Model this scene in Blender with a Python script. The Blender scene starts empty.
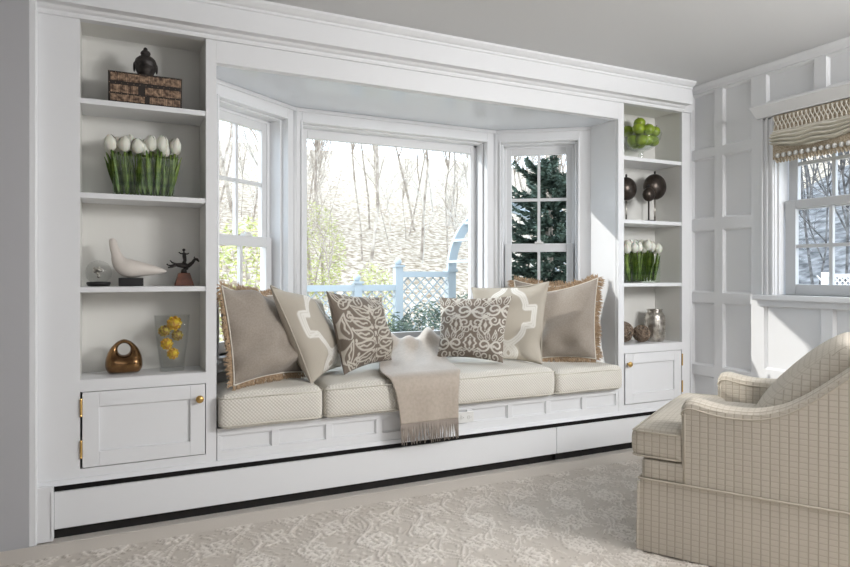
import bpy, bmesh, math, random
import numpy as np
from mathutils import Vector, Matrix, noise
random.seed(7)
SC = bpy.context.scene
COL = SC.collection
R = math.radians

# ------------------------------------------------------------------ camera, sky, sun, lights, exposure
F = 642.0; HX = 425.0; HY = 275.0; EYE = 1.12; D = 3.14
FA = R(63.9)
cd = bpy.data.cameras.new('camera'); cam = bpy.data.objects.new('camera', cd); COL.objects.link(cam)
cam.location = (0, -D, EYE); cam.rotation_euler = (R(90), 0, FA - R(90))
cd.sensor_width = 36; cd.lens = 36 * F / 850.0; cd.shift_y = -(283.5 - HY) / 850.0
cd.clip_start = 0.05; cd.clip_end = 300
SC.camera = cam
vs = SC.view_settings
vs.view_transform = 'Standard'; vs.look = 'None'; vs.gamma = 1; vs.use_curve_mapping = False
vs.exposure = -0.04
wd = bpy.data.worlds.new('sky'); SC.world = wd; wd.use_nodes = True
wn = wd.node_tree.nodes; wn['Background'].inputs[0].default_value = (0.74, 0.87, 1.0, 1)
wn['Background'].inputs[1].default_value = 4.0
sd = bpy.data.lights.new('sun', 'SUN'); sd.energy = 2.6; sd.angle = R(0.6); sd.color = (1.0, 0.96, 0.90)
so = bpy.data.objects.new('sun', sd); COL.objects.link(so)
so.rotation_euler = Vector((-1.58, 1.0, 0.80)).to_track_quat('Z', 'Y').to_euler(); so.location = (-6, 8, 6)
def area(name, loc, target, sx, sy, power, color=(1, 1, 1)):
    l = bpy.data.lights.new(name, 'AREA'); l.shape = 'RECTANGLE'; l.size = sx; l.size_y = sy
    l.energy = power; l.color = color
    o = bpy.data.objects.new(name, l); COL.objects.link(o); o.location = loc
    o.rotation_euler = (Vector(loc) - Vector(target)).to_track_quat('Z', 'Y').to_euler()
    return o
area('window_light', (3.2, -3.2, 2.12), (0.3, 0.1, 1.2), 0.9, 0.9, 88, (1.0, 0.99, 0.985))
area('ceiling_fill', (1.5, -3.9, 1.5), (1.6, -4.3, 3.0), 1.6, 1.2, 78, (1.0, 0.995, 0.99))  # unseen fill lamp, added to bounce soft light off the ceiling

# ------------------------------------------------------------------ helpers
def mat(name, col, rough=0.5, metal=0.0, build=None, spec=0.5, **kw):
    m = bpy.data.materials.new(name); m.use_nodes = True
    n = m.node_tree.nodes; p = n['Principled BSDF']
    p.inputs['Base Color'].default_value = (*col, 1); p.inputs['Roughness'].default_value = rough
    p.inputs['Metallic'].default_value = metal; p.inputs['Specular IOR Level'].default_value = spec
    for k, v in kw.items(): p.inputs[k.replace('_', ' ')].default_value = v
    if build: build(m.node_tree, p)
    return m
def nz(nt, scale, detail=2, coord='Object', rough=0.5):
    tc = nt.nodes.new('ShaderNodeTexCoord'); t = nt.nodes.new('ShaderNodeTexNoise')
    t.inputs['Scale'].default_value = scale; t.inputs['Detail'].default_value = detail; t.inputs['Roughness'].default_value = rough
    nt.links.new(tc.outputs[coord], t.inputs['Vector']); return t
def ramp(nt, src, stops):
    r = nt.nodes.new('ShaderNodeValToRGB'); e = r.color_ramp.elements
    while len(e) < len(stops): e.new(0.5)
    for i, (pos, c) in enumerate(stops): e[i].position = pos; e[i].color = (*c, 1)
    nt.links.new(src, r.inputs[0]); return r
def bump(nt, p, src, strength, dist=0.01):
    b = nt.nodes.new('ShaderNodeBump'); b.inputs['Strength'].default_value = strength; b.inputs['Distance'].default_value = dist
    nt.links.new(src, b.inputs['Height']); nt.links.new(b.outputs[0], p.inputs['Normal']); return b
def noisy(c0, c1, scale, detail=3, bmp=0.0, bd=0.005, bs=None):
    def f(nt, p):
        t = nz(nt, scale, detail); r = ramp(nt, t.outputs['Fac'], [(0.35, c0), (0.65, c1)])
        nt.links.new(r.outputs[0], p.inputs['Base Color'])
        if bmp:
            t2 = nz(nt, bs or scale * 4, 3); bump(nt, p, t2.outputs['Fac'], bmp, bd)
    return f
def mnode(nt, op, a, b=None, c=None):
    n = nt.nodes.new('ShaderNodeMath'); n.operation = op
    for i, v in enumerate((a, b, c)):
        if v is None: continue
        if isinstance(v, (int, float)): n.inputs[i].default_value = v
        else: nt.links.new(v, n.inputs[i])
    return n.outputs[0]
def mixc(nt, fac, c0, c1):
    m = nt.nodes.new('ShaderNodeMix'); m.data_type = 'RGBA'
    if isinstance(fac, (int, float)): m.inputs[0].default_value = fac
    else: nt.links.new(fac, m.inputs[0])
    for i, c in ((6, c0), (7, c1)):
        if isinstance(c, tuple): m.inputs[i].default_value = (*c, 1)
        else: nt.links.new(c, m.inputs[i])
    return m.outputs[2]

def grid_fabric(c0, c1, px, py, wx, wy, bmp=0.5):
    # woven windowpane lines from the UV map (metres)
    def f(nt, p):
        uv = nt.nodes.new('ShaderNodeUVMap'); s = nt.nodes.new('ShaderNodeSeparateXYZ'); nt.links.new(uv.outputs[0], s.inputs[0])
        def line(ch, pitch, w):
            q = mnode(nt, 'MULTIPLY', ch, 1.0 / pitch); q = mnode(nt, 'FRACT', q); q = mnode(nt, 'SUBTRACT', q, 0.5); q = mnode(nt, 'ABSOLUTE', q)
            return mnode(nt, 'SMOOTH_MIN', mnode(nt, 'MAXIMUM', mnode(nt, 'MULTIPLY', mnode(nt, 'SUBTRACT', w / pitch, q), 2.2 * pitch / w), 0.0), 1.0, 0.1)
        a = line(s.outputs[0], px, wx); b = line(s.outputs[1], py, wy)
        l = mnode(nt, 'MAXIMUM', a, mnode(nt, 'MULTIPLY', b, 0.55))
        nt.links.new(mixc(nt, l, c0, c1), p.inputs['Base Color'])
        h = mnode(nt, 'SUBTRACT', 1.0, l); bump(nt, p, h, bmp, 0.003)
    return f
def waffle(c0, c1, pitch, bmp=0.6):
    def f(nt, p):
        uv = nt.nodes.new('ShaderNodeUVMap'); s = nt.nodes.new('ShaderNodeSeparateXYZ'); nt.links.new(uv.outputs[0], s.inputs[0])
        k = 2 * math.pi / pitch
        a = mnode(nt, 'SINE', mnode(nt, 'MULTIPLY', s.outputs[0], k)); b = mnode(nt, 'SINE', mnode(nt, 'MULTIPLY', s.outputs[1], k))
        l = mnode(nt, 'MULTIPLY_ADD', mnode(nt, 'MULTIPLY', a, b), 0.5, 0.5)
        nt.links.new(mixc(nt, l, c0, c1), p.inputs['Base Color']); bump(nt, p, l, bmp, 0.004)
    return f
def attr_mix(c0, c1, bmp=0.4, weave=900):
    def f(nt, p):
        at = nt.nodes.new('ShaderNodeAttribute'); at.attribute_name = 'pat'
        t = nz(nt, weave, 1); 
        c = mixc(nt, at.outputs['Fac'], c0, c1)
        nt.links.new(c, p.inputs['Base Color']); bump(nt, p, t.outputs['Fac'], bmp, 0.002)
    return f

PAINT = mat('white_paint', (0.785, 0.795, 0.81), 0.42, build=lambda nt, p: bump(nt, p, nz(nt, 9, 3).outputs['Fac'], 0.05, 0.01))
GLOSSP = mat('gloss_skylit_paint', (0.70, 0.735, 0.78), 0.14)  # blue-grey base: skylight on the bay ceiling tinted into the colour
WALLP = mat('wall_paint', (0.70, 0.70, 0.70), 0.5)
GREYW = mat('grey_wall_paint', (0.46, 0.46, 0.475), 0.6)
CEILP = mat('ceiling_paint', (0.645, 0.65, 0.655), 0.8)
NICHE = mat('bookcase_interior_paint', (0.775, 0.77, 0.735), 0.45)
SASHP = mat('sash_paint', (0.72, 0.73, 0.74), 0.4)
SASH_BACKLIT = mat('backlit_sash_paint', (0.50, 0.51, 0.52), 0.4)  # darker copy of the sash paint, backlit shade put into the colour
DARKM = mat('heater_slot_shade', (0.005, 0.0035, 0.003), 0.7)  # near-black: shade inside the heater slots put into the colour
BRASS = mat('brass', (0.62, 0.40, 0.14), 0.3, 1.0)
CARPET = mat('carpet', (0.62, 0.58, 0.53), 0.95, build=noisy((0.60, 0.56, 0.51), (0.68, 0.64, 0.59), 160, 2, 0.5, 0.004, 500))
RUG = mat('rug_pile', (0.6, 0.55, 0.48), 0.95, build=attr_mix((0.40, 0.345, 0.285), (0.82, 0.765, 0.70), 0.6, 420))
WAFF = mat('waffle_weave', (0.6, 0.56, 0.48), 0.9, build=waffle((0.62, 0.585, 0.52), (0.80, 0.775, 0.71), 0.017))
PIPE = mat('cushion_piping', (0.68, 0.65, 0.57), 0.9)
LINEN = mat('taupe_linen', (0.33, 0.285, 0.24), 0.85, build=noisy((0.31, 0.268, 0.225), (0.36, 0.312, 0.265), 130, 3, 0.35, 0.003, 700), Sheen_Weight=0.2)
FRINGE = mat('tan_fringe', (0.40, 0.27, 0.17), 0.9, build=noisy((0.30, 0.20, 0.12), (0.52, 0.38, 0.25), 90, 3))
CREAMP = mat('cream_cord', (0.74, 0.70, 0.62), 0.8)
OGEE = mat('beige_with_cream_embroidery', (0.45, 0.40, 0.33), 0.85, build=attr_mix((0.49, 0.445, 0.375), (0.80, 0.78, 0.73)))
PAIS = mat('brown_paisley', (0.2, 0.17, 0.14), 0.85, build=attr_mix((0.185, 0.15, 0.12), (0.56, 0.52, 0.45)))
DAMA = mat('brown_damask', (0.2, 0.17, 0.14), 0.85, build=attr_mix((0.215, 0.175, 0.14), (0.66, 0.63, 0.57)))
THROW = mat('taupe_throw', (0.44, 0.375, 0.31), 0.6, build=noisy((0.42, 0.36, 0.295), (0.47, 0.40, 0.335), 60, 2, 0.2, 0.002, 600), Sheen_Weight=0.5)
TFR = mat('throw_fringe', (0.36, 0.31, 0.27), 0.85)
CHAIRF = mat('windowpane_cream', (0.6, 0.56, 0.48), 0.9, build=grid_fabric((0.56, 0.51, 0.435), (0.44, 0.39, 0.315), 0.030, 0.021, 0.0032, 0.0028, 0.5))
CHAIRW = mat('chair_welt', (0.52, 0.47, 0.39), 0.9)
LEAF = mat('tulip_green', (0.12, 0.2, 0.03), 0.5, build=noisy((0.055, 0.115, 0.015), (0.22, 0.31, 0.06), 26, 3))
PETAL = mat('white_petal', (0.80, 0.79, 0.70), 0.55, Subsurface_Weight=0.15)
APPLE = mat('green_apple', (0.24, 0.33, 0.02), 0.28, build=noisy((0.20, 0.29, 0.015), (0.32, 0.42, 0.04), 18, 2))
BOWLG = None
STEMM = mat('brown_stem', (0.12, 0.08, 0.04), 0.7)
BLACK = mat('black_stone', (0.012, 0.011, 0.011), 0.4)
IRON = mat('dark_cast_iron', (0.03, 0.026, 0.024), 0.45, build=noisy((0.022, 0.019, 0.018), (0.05, 0.043, 0.04), 60, 3, 0.3, 0.004), metal=0.3)
BRONZ = mat('bronze_glaze', (0.25, 0.14, 0.06), 0.22, 0.9, build=noisy((0.12, 0.065, 0.03), (0.30, 0.17, 0.075), 14, 3))
PLAST = mat('white_ceramic', (0.66, 0.61, 0.56), 0.5)
WOODB = mat('reddish_wood', (0.18, 0.06, 0.025), 0.4, build=noisy((0.09, 0.025, 0.012), (0.17, 0.055, 0.025), 40, 3))
BAMB = mat('bamboo_slats', (0.25, 0.15, 0.09), 0.6, build=noisy((0.06, 0.03, 0.018), (0.42, 0.28, 0.18), 55, 2))
DWOOD = mat('dark_lacquer', (0.02, 0.013, 0.010), 0.4)
SPHM = mat('brown_metal_ball', (0.045, 0.036, 0.03), 0.3, 0.7, build=noisy((0.03, 0.024, 0.02), (0.07, 0.055, 0.045), 25, 3))
SILV = mat('antiqued_silver', (0.55, 0.52, 0.47), 0.28, 1.0, build=noisy((0.35, 0.32, 0.28), (0.7, 0.67, 0.62), 40, 3))
TWIG = mat('twig', (0.22, 0.16, 0.11), 0.8, build=noisy((0.12, 0.08, 0.055), (0.36, 0.28, 0.21), 80, 2))
YELL = mat('yellow_bloom', (0.75, 0.50, 0.03), 0.7, build=noisy((0.55, 0.24, 0.01), (0.90, 0.68, 0.03), 50, 2, 0.5, 0.005, 200))
YELG = mat('russet_bloom', (0.55, 0.42, 0.05), 0.7, build=noisy((0.25, 0.12, 0.03), (0.70, 0.58, 0.10), 70, 2, 0.5, 0.005, 200))
SHADEF = mat('cream_silk', (0.62, 0.585, 0.49), 0.6, Sheen_Weight=0.3)
SHADET = mat('tan_trim', (0.43, 0.36, 0.26), 0.8, build=noisy((0.33, 0.27, 0.19), (0.55, 0.47, 0.36), 120, 2))
BEAD = mat('pale_beads', (0.62, 0.62, 0.60), 0.25)
OUTP = mat('outlet_plastic', (0.78, 0.78, 0.76), 0.35)
BLUEF = mat('pale_blue_paint', (0.42, 0.47, 0.50), 0.6)
BARK = mat('pale_bark', (0.36, 0.32, 0.28), 0.9, build=noisy((0.28, 0.23, 0.19), (0.60, 0.53, 0.46), 6, 3))
BARKL = mat('grey_white_bark', (0.5, 0.47, 0.43), 0.9, build=noisy((0.42, 0.38, 0.34), (0.72, 0.69, 0.65), 5, 3))
HILL = mat('leaf_litter', (0.55, 0.45, 0.33), 1.0, build=noisy((0.24, 0.18, 0.12), (0.66, 0.59, 0.50), 6.0, 10))
HILL2 = mat('dark_woodland_floor', (0.2, 0.2, 0.2), 1.0, build=noisy((0.09, 0.09, 0.095), (0.34, 0.34, 0.35), 3.0, 10))  # greyer, darker ground for the slope beyond the right window
GRASS = mat('lawn', (0.4, 0.42, 0.25), 1.0, build=noisy((0.34, 0.33, 0.20), (0.50, 0.48, 0.33), 2.0, 6))
SPRU = mat('spruce_needles', (0.035, 0.06, 0.04), 0.8, build=noisy((0.025, 0.042, 0.030), (0.10, 0.145, 0.11), 8, 2))
SHRUB = mat('shrub_leaves', (0.06, 0.085, 0.06), 0.7, build=noisy((0.03, 0.045, 0.033), (0.10, 0.135, 0.09), 6, 2))
SHRUBY = mat('yellow_green_leaves', (0.4, 0.42, 0.12), 0.7, build=noisy((0.30, 0.33, 0.10), (0.55, 0.55, 0.20), 6, 2))
EXTW = mat('exterior_siding', (0.6, 0.62, 0.64), 0.7)

def glassmat(name, tint=(1, 1, 1), refl=1.0, rough=0.0):
    m = bpy.data.materials.new(name); m.use_nodes = True; nt = m.node_tree; nt.nodes.clear()
    o = nt.nodes.new('ShaderNodeOutputMaterial'); t = nt.nodes.new('ShaderNodeBsdfTransparent'); t.inputs[0].default_value = (*tint, 1)
    g = nt.nodes.new('ShaderNodeBsdfGlossy'); g.inputs['Roughness'].default_value = rough
    fr = nt.nodes.new('ShaderNodeLayerWeight'); fr.inputs[0].default_value = .5
    mx = nt.nodes.new('ShaderNodeMixShader')
    f = mnode(nt, 'MULTIPLY_ADD', mnode(nt, 'POWER', fr.outputs['Facing'], 4.0), .5 * refl, .035 * refl)
    nt.links.new(f, mx.inputs[0]); nt.links.new(t.outputs[0], mx.inputs[1]); nt.links.new(g.outputs[0], mx.inputs[2]); nt.links.new(mx.outputs[0], o.inputs[0])
    return m
PANE = glassmat('window_glass', (0.98, 0.985, 0.985), 0.02)
VASEG = glassmat('vase_glass', (0.955, 0.98, 0.955), 0.7, 0.01)
CRYST = glassmat('textured_glass', (0.955, 0.96, 0.955), 0.8, 0.08)

BOWLG = glassmat('bowl_glass', (0.95, 0.97, 0.96), 1.6, 0.02)
def link_mesh(name, me, m, parent=None, smooth=False):
    o = bpy.data.objects.new(name, me); COL.objects.link(o)
    if m: me.materials.append(m)
    if parent: o.parent = parent
    if smooth: me.polygons.foreach_set('use_smooth', [True] * len(me.polygons))
    return o
def uvbox(me):
    uv = me.uv_layers.new(name='UVMap')
    for p in me.polygons:
        n = p.normal; a = (abs(n.x), abs(n.y), abs(n.z)); k = a.index(max(a))
        for li in p.loop_indices:
            c = me.vertices[me.loops[li].vertex_index].co
            uv.data[li].uv = ((c.y, c.z), (c.x, c.z), (c.x, c.y))[k]
def obj(name, bm, m, parent=None, smooth=False, uv=False, bevel=0, loc=None, rot=None):
    bmesh.ops.recalc_face_normals(bm, faces=bm.faces)
    me = bpy.data.meshes.new(name); bm.to_mesh(me); bm.free()
    if uv: uvbox(me)
    o = link_mesh(name, me, m, parent, smooth)
    if bevel:
        b = o.modifiers.new('bevel', 'BEVEL'); b.width = bevel; b.segments = 2; b.limit_method = 'ANGLE'; b.angle_limit = R(50)
    if loc: o.location = loc
    if rot: o.rotation_euler = rot
    return o
def tag(o, label, cat, group=None):
    o['label'] = label; o['category'] = cat
    if group: o['group'] = group
    return o
def thing(name, label, cat, loc=(0, 0, 0), rz=0, group=None):
    o = bpy.data.objects.new(name, None); COL.objects.link(o); o.location = loc; o.rotation_euler = (0, 0, rz)
    o.empty_display_size = 0.05
    return tag(o, label, cat, group)
def struct(o): o['kind'] = 'structure'; return o
def sroot(name, loc=(0, 0, 0), rz=0):
    o = bpy.data.objects.new(name, None); COL.objects.link(o); o.location = loc; o.rotation_euler = (0, 0, rz)
    o['kind'] = 'structure'; return o
def copytree(o, parent=None):
    c = o.copy(); COL.objects.link(c)
    if parent: c.parent = parent
    for ch in list(o.children): copytree(ch, c)
    return c
def BM(): return bmesh.new()
def box(bm, x0, x1, y0, y1, z0, z1, M=None):
    vs_ = [Vector((x, y, z)) for x in (x0, x1) for y in (y0, y1) for z in (z0, z1)]
    if M: vs_ = [M @ v for v in vs_]
    v = [bm.verts.new(p) for p in vs_]
    for f in ((0, 1, 3, 2), (4, 6, 7, 5), (0, 4, 5, 1), (2, 3, 7, 6), (0, 2, 6, 4), (1, 5, 7, 3)): bm.faces.new([v[i] for i in f])
    return v
def prism(bm, pts, h0, h1, axis='z', M=None):
    def mk(a, b, h):
        p = Vector((a, b, h)) if axis == 'z' else (Vector((h, a, b)) if axis == 'x' else Vector((a, h, b)))
        return M @ p if M else p
    lo = [bm.verts.new(mk(a, b, h0)) for a, b in pts]; hi = [bm.verts.new(mk(a, b, h1)) for a, b in pts]
    n = len(pts); bm.faces.new(lo[::-1]); bm.faces.new(hi)
    for i in range(n): bm.faces.new((lo[i], lo[(i + 1) % n], hi[(i + 1) % n], hi[i]))
def tube(bm, pts, rad, seg=8, cap=True):
    pts = [Vector(p) for p in pts]; n = len(pts)
    rs = rad if isinstance(rad, (list, tuple)) else [rad] * n
    rings = []; up = None
    for i, p in enumerate(pts):
        t = (pts[min(i + 1, n - 1)] - pts[max(i - 1, 0)])
        t = t.normalized() if t.length > 1e-9 else Vector((0, 0, 1))
        if up is None: up = t.orthogonal().normalized()
        else:
            up = up - t * up.dot(t)
            up = up.normalized() if up.length > 1e-6 else t.orthogonal().normalized()
        w = t.cross(up)
        rings.append([bm.verts.new(p + (up * math.cos(a) + w * math.sin(a)) * rs[i]) for a in [2 * math.pi * k / seg for k in range(seg)]])
    for i in range(n - 1):
        for k in range(seg): bm.faces.new((rings[i][k], rings[i][(k + 1) % seg], rings[i + 1][(k + 1) % seg], rings[i + 1][k]))
    if cap: bm.faces.new(rings[0][::-1]); bm.faces.new(rings[-1])
def lathe(bm, prof, seg=24, M=None):
    rings = []
    for r, z in prof:
        if r < 1e-6: rings.append([bm.verts.new((M @ Vector((0, 0, z))) if M else (0, 0, z))])
        else:
            ring = []
            for k in range(seg):
                a = 2 * math.pi * k / seg; p = Vector((r * math.cos(a), r * math.sin(a), z)); ring.append(bm.verts.new(M @ p if M else p))
            rings.append(ring)
    for a, b in zip(rings, rings[1:]):
        if len(a) == 1 and len(b) == 1: continue
        for k in range(seg):
            k2 = (k + 1) % seg
            if len(a) == 1: bm.faces.new((a[0], b[k2], b[k]))
            elif len(b) == 1: bm.faces.new((a[k], a[k2], b[0]))
            else: bm.faces.new((a[k], a[k2], b[k2], b[k]))
def ball(bm, c, r, seg=16, rings=10, sc=(1, 1, 1)):
    M = Matrix.Translation(c) @ Matrix.Diagonal((*sc, 1))
    lathe(bm, [(r * math.sin(math.pi * i / rings), -r * math.cos(math.pi * i / rings)) for i in range(rings + 1)], seg, M)
def rbox(bm, cx, cy, cz, hx, hy, hz, r, n=10, f=None):
    # rounded box; f(p, (u,v,w)) may warp each point
    cache = {}
    def V(u, v, w):
        k = (round(u, 5), round(v, 5), round(w, 5))
        if k in cache: return cache[k]
        def s(t): return math.copysign(abs(t) ** 0.75, t)
        q = Vector((s(u) * hx, s(v) * hy, s(w) * hz))
        inn = Vector((max(-hx + r, min(hx - r, q.x)), max(-hy + r, min(hy - r, q.y)), max(-hz + r, min(hz - r, q.z))))
        dd = q - inn
        p = inn + (dd.normalized() * r if dd.length > 1e-9 else dd)
        p += Vector((cx, cy, cz))
        if f: p = f(p, (u, v, w))
        cache[k] = bm.verts.new(p); return cache[k]
    g = [math.copysign(1, t) * (1 - (1 - abs(t)) ** 1.5) if t else 0 for t in [-1 + 2 * i / n for i in range(n + 1)]]
    for ax in range(3):
        for s_ in (-1, 1):
            for i in range(n):
                for j in range(n):
                    q = []
                    for a, b in ((g[i], g[j]), (g[i + 1], g[j]), (g[i + 1], g[j + 1]), (g[i], g[j + 1])):
                        c = [0, 0, 0]; c[ax] = s_; c[(ax + 1) % 3] = a; c[(ax + 2) % 3] = b; q.append(V(*c))
                    try: bm.faces.new(q)
                    except ValueError: pass
def npmesh(name, verts, faces, m, parent=None, attr=None, smooth=True, uvs=None):
    me = bpy.data.meshes.new(name); me.from_pydata([tuple(v) for v in verts], [], [tuple(f) for f in faces])
    if attr is not None:
        a = me.attributes.new('pat', 'FLOAT', 'POINT'); a.data.foreach_set('value', np.asarray(attr, dtype=np.float32))
    me.update()
    return link_mesh(name, me, m, parent, smooth)
def gridfaces(nu, nv, off=0):
    return [(off + i * nv + j, off + (i + 1) * nv + j, off + (i + 1) * nv + j + 1, off + i * nv + j + 1) for i in range(nu - 1) for j in range(nv - 1)]
# pixel helpers used only to place things at a chosen depth plane
fx, fy = math.cos(FA), math.sin(FA)
def ray(x, y):
    u = (x - HX) / F; v = (HY - y) / F; return fx + fy * u, fy - fx * u, v
def atY(x, y, Y):
    a, b, c = ray(x, y); t = (Y + D) / b; return Vector((a * t, Y, EYE + c * t))

# ------------------------------------------------------------------ room shell
XR = 3.61; HC = 2.40; XL = -2.8; YB = -5.4
bm = BM(); box(bm, XL - .2, XR + .2, YB - .2, 0.30, -0.12, 0.0); struct(obj('floor', bm, CARPET))
bm = BM(); box(bm, XL - .2, XR + .2, YB - .2, 0.30, HC, HC + .15); struct(obj('ceiling', bm, CEILP))
bm = BM(); box(bm, XL - .2, XL, YB, 0.0, 0, HC); struct(obj('wall_left', bm, GREYW))
bm = BM(); box(bm, XL - .2, XR + .2, YB - .2, YB, 0, HC); struct(obj('wall_front', bm, GREYW))
# back wall: the projecting piece left of the bookcase and the outer wall behind the built-ins
bm = BM(); box(bm, XL, -0.285, -0.051, 0.30, 0, HC)
box(bm, -0.32, 0.36, 0.27, 0.36, 0, HC); box(bm, 0.36, 0.45, 0.27, 0.36, 0, HC)
box(bm, 2.925, XR, 0.27, 0.36, 0, HC); box(bm, -0.32, XR, 0.03, 0.30, 2.27, HC)
struct(obj('wall_back', bm, GREYW))
# right wall with its window hole
WY0, WY1, WZ0, WZ1 = -0.60, -1.60, 1.0, 2.06
bm = BM(); box(bm, XR, XR + .14, WY0, 0.36, 0, HC); box(bm, XR, XR + .14, YB, WY1, 0, HC)
box(bm, XR, XR + .14, WY1, WY0, 0, WZ0); box(bm, XR, XR + .14, WY1, WY0, WZ1, HC)
struct(obj('wall_right', bm, PAINT))

# bay: seat level walls, each in its own local frame (a along, o outward, z)
def frame(A, dv, n): return Matrix(((dv[0], n[0], 0, A[0]), (dv[1], n[1], 0, A[1]), (0, 0, 1, 0), (0, 0, 0, 1)))
LW = 0.658
MR = frame((2.40, .66), (.805, -.593), (.593, .805))
ML = frame((.98, .66), (-.805, -.593), (-.593, .805))
MC = frame((.98, .66), (1, 0), (0, 1))
BZ = 2.12; OZ0, OZ1 = 0.70, 2.035
def baywall(name, M, ln, a0, a1):
    bm = BM()
    box(bm, 0, ln, 0, .16, 0, OZ0, M); box(bm, 0, ln, 0, .16, OZ1, BZ + .06, M)
    box(bm, 0, a0, 0, .16, OZ0, OZ1, M); box(bm, a1, ln, 0, .16, OZ0, OZ1, M)
    struct(obj(name, bm, PAINT))
baywall('wall_bay_center', MC, 1.42, 0.055, 1.345)
baywall('wall_bay_right', MR, LW, 0.045, 0.565)
baywall('wall_bay_left', ML, LW, 0.075, 0.615)
bm = BM(); box(bm, .418, .45, 0.021, .30, .24, BZ + .05); struct(obj('wall_return_left', bm, PAINT))
bm = BM(); box(bm, 2.911, 2.943, 0.021, .30, .24, BZ + .05); struct(obj('wall_return_right', bm, PAINT))
bm = BM(); prism(bm, [(.419, .051), (2.942, .051), (2.942, .33), (2.47, .85), (.91, .85), (.419, .33)], BZ, BZ + .12); struct(obj('ceiling_bay', bm, GLOSSP))
# roof over the bay
bm = BM(); prism(bm, [(.30, .30), (3.06, .30), (2.55, .95), (.83, .95)], BZ + .12, BZ + .2); struct(obj('trim_bay_roof', bm, EXTW))

def casing(name, M, a0, a1, ln_l, ln_r, sill=True):
    # flat casing boards with an inner bead and a back band
    bm = BM(); w = .055
    def cb(x0, x1, z0, z1, o=.02): box(bm, x0, x1, -o, 0.0, z0, z1, M)
    cb(ln_l, a0 - .004, OZ0, BZ); cb(a1 + .004, ln_r, OZ0, BZ); cb(a0 - .004, a1 + .004, OZ1 + .004, BZ)
    # bead round the opening
    for x0, x1, z0, z1 in ((a0 - .012, a0, OZ0, OZ1 + .012), (a1, a1 + .012, OZ0, OZ1 + .012), (a0, a1, OZ1, OZ1 + .012)): box(bm, x0, x1, -.028, .0, z0, z1, M)
    # cove under the ceiling
    box(bm, ln_l, ln_r, -.03, -.02, BZ - .022, BZ, M)
    if sill:
        box(bm, ln_l, ln_r, -.055, .09, OZ0 - .03, OZ0, M); box(bm, ln_l, ln_r, -.03, 0, OZ0 - .08, OZ0 - .03, M)
    # inner stop steps in the reveal
    for k, (st, o0, o1) in enumerate(((.014, .02, .10), )):
        box(bm, a0, a0 + .034, .10, .155, OZ0, OZ1, M); box(bm, a1 - .034, a1, .10, .155, OZ0, OZ1, M); box(bm, a0, a1, .10, .155, 2.012, OZ1, M)
        box(bm, a0, a0 + st, o0, o1, OZ0, OZ1, M); box(bm, a1 - st, a1, o0, o1, OZ0, OZ1, M); box(bm, a0, a1, o0, o1, OZ1 - st * .6, OZ1, M)
    o = obj(name, bm, PAINT, bevel=.003); struct(o); return o
casing('trim_1', MC, .055, 1.345, 0.006, 1.414)
casing('trim_2', MR, .045, .565, 0.006, .652)
casing('trim_3', ML, .075, .615, 0.006, .652)
# round corner posts where the bay turns
bm = BM(); tube(bm, [(.985, .645, OZ0), (.985, .645, BZ)], .016, 10); tube(bm, [(2.395, .645, OZ0), (2.395, .645, BZ)], .016, 10)
struct(obj('trim_4', bm, PAINT, smooth=True))

def sash(root, name, M, a0, a1, z0, z1, o, cols, rows, st=.046, top=.046, bot=.05, th=.032, pane=True, m=SASHP):
    bm = BM()
    box(bm, a0, a0 + st, o - th / 2, o + th / 2, z0, z1, M); box(bm, a1 - st, a1, o - th / 2, o + th / 2, z0, z1, M)
    box(bm, a0 + st, a1 - st, o - th / 2, o + th / 2, z0, z0 + bot, M); box(bm, a0 + st, a1 - st, o - th / 2, o + th / 2, z1 - top, z1, M)
    s = obj(name, bm, m, root, bevel=.003)
    gx0, gx1, gz0, gz1 = a0 + st, a1 - st, z0 + bot, z1 - top
    if cols > 1 or rows > 1:
        bm = BM()
        for i in range(1, cols): x = gx0 + (gx1 - gx0) * i / cols; box(bm, x - .010, x + .010, o - th * .35, o + th * .35, gz0, gz1, M)
        for i in range(1, rows): z = gz0 + (gz1 - gz0) * i / rows; box(bm, gx0, gx1, o - th * .35 + .001, o + th * .35 - .001, z - .010, z + .010, M)
        obj('muntins', bm, m, s)
    bm = BM(); v = [bm.verts.new(M @ Vector(p)) for p in ((gx0, o + .004, gz0), (gx1, o + .004, gz0), (gx1, o + .004, gz1), (gx0, o + .004, gz1))]; bm.faces.new(v)
    obj('glass_pane', bm, PANE, s)
    return s
w1 = sroot('window_1'); sash(w1, 'fixed_sash', MC, .083, 1.317, OZ0, OZ1 - .015, .115, 1, 1, st=.032, top=.05, bot=.04)
for nm, M, sa, sb_ in (('window_2', MR, .068, .54), ('window_3', ML, .100, .590)):
    w = sroot(nm)
    sash(w, 'upper_sash', M, sa, sb_, 1.295, 2.018, .125, 2, 2, top=.052, bot=.04)
    ls = sash(w, 'lower_sash', M, sa, sb_, OZ0, 1.34, .092, 2, 2, top=.058, bot=.06)
    bm = BM(); box(bm, .275, .335, .062, .098, 1.34, 1.352, M); box(bm, .29, .32, .065, .085, 1.352, 1.362, M); obj('sash_lock', bm, OUTP, ls, bevel=.002)
MW = Matrix(((0, 1, 0, XR), (-1, 0, 0, 0), (0, 0, 1, 0), (0, 0, 0, 1)))   # right wall: a = -Y, o = +X
w = sroot('window_4')
sash(w, 'upper_sash', MW, .625, 1.575, 1.51, 2.05, .085, 4, 2, st=.055, m=SASH_BACKLIT)
ls = sash(w, 'lower_sash', MW, .625, 1.575, 1.0, 1.565, .05, 4, 2, st=.065, top=.05, bot=.065, m=SASH_BACKLIT)
bm = BM(); box(bm, 1.07, 1.13, .02, .05, 1.565, 1.577, MW); obj('sash_lock', bm, OUTP, ls)

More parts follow.
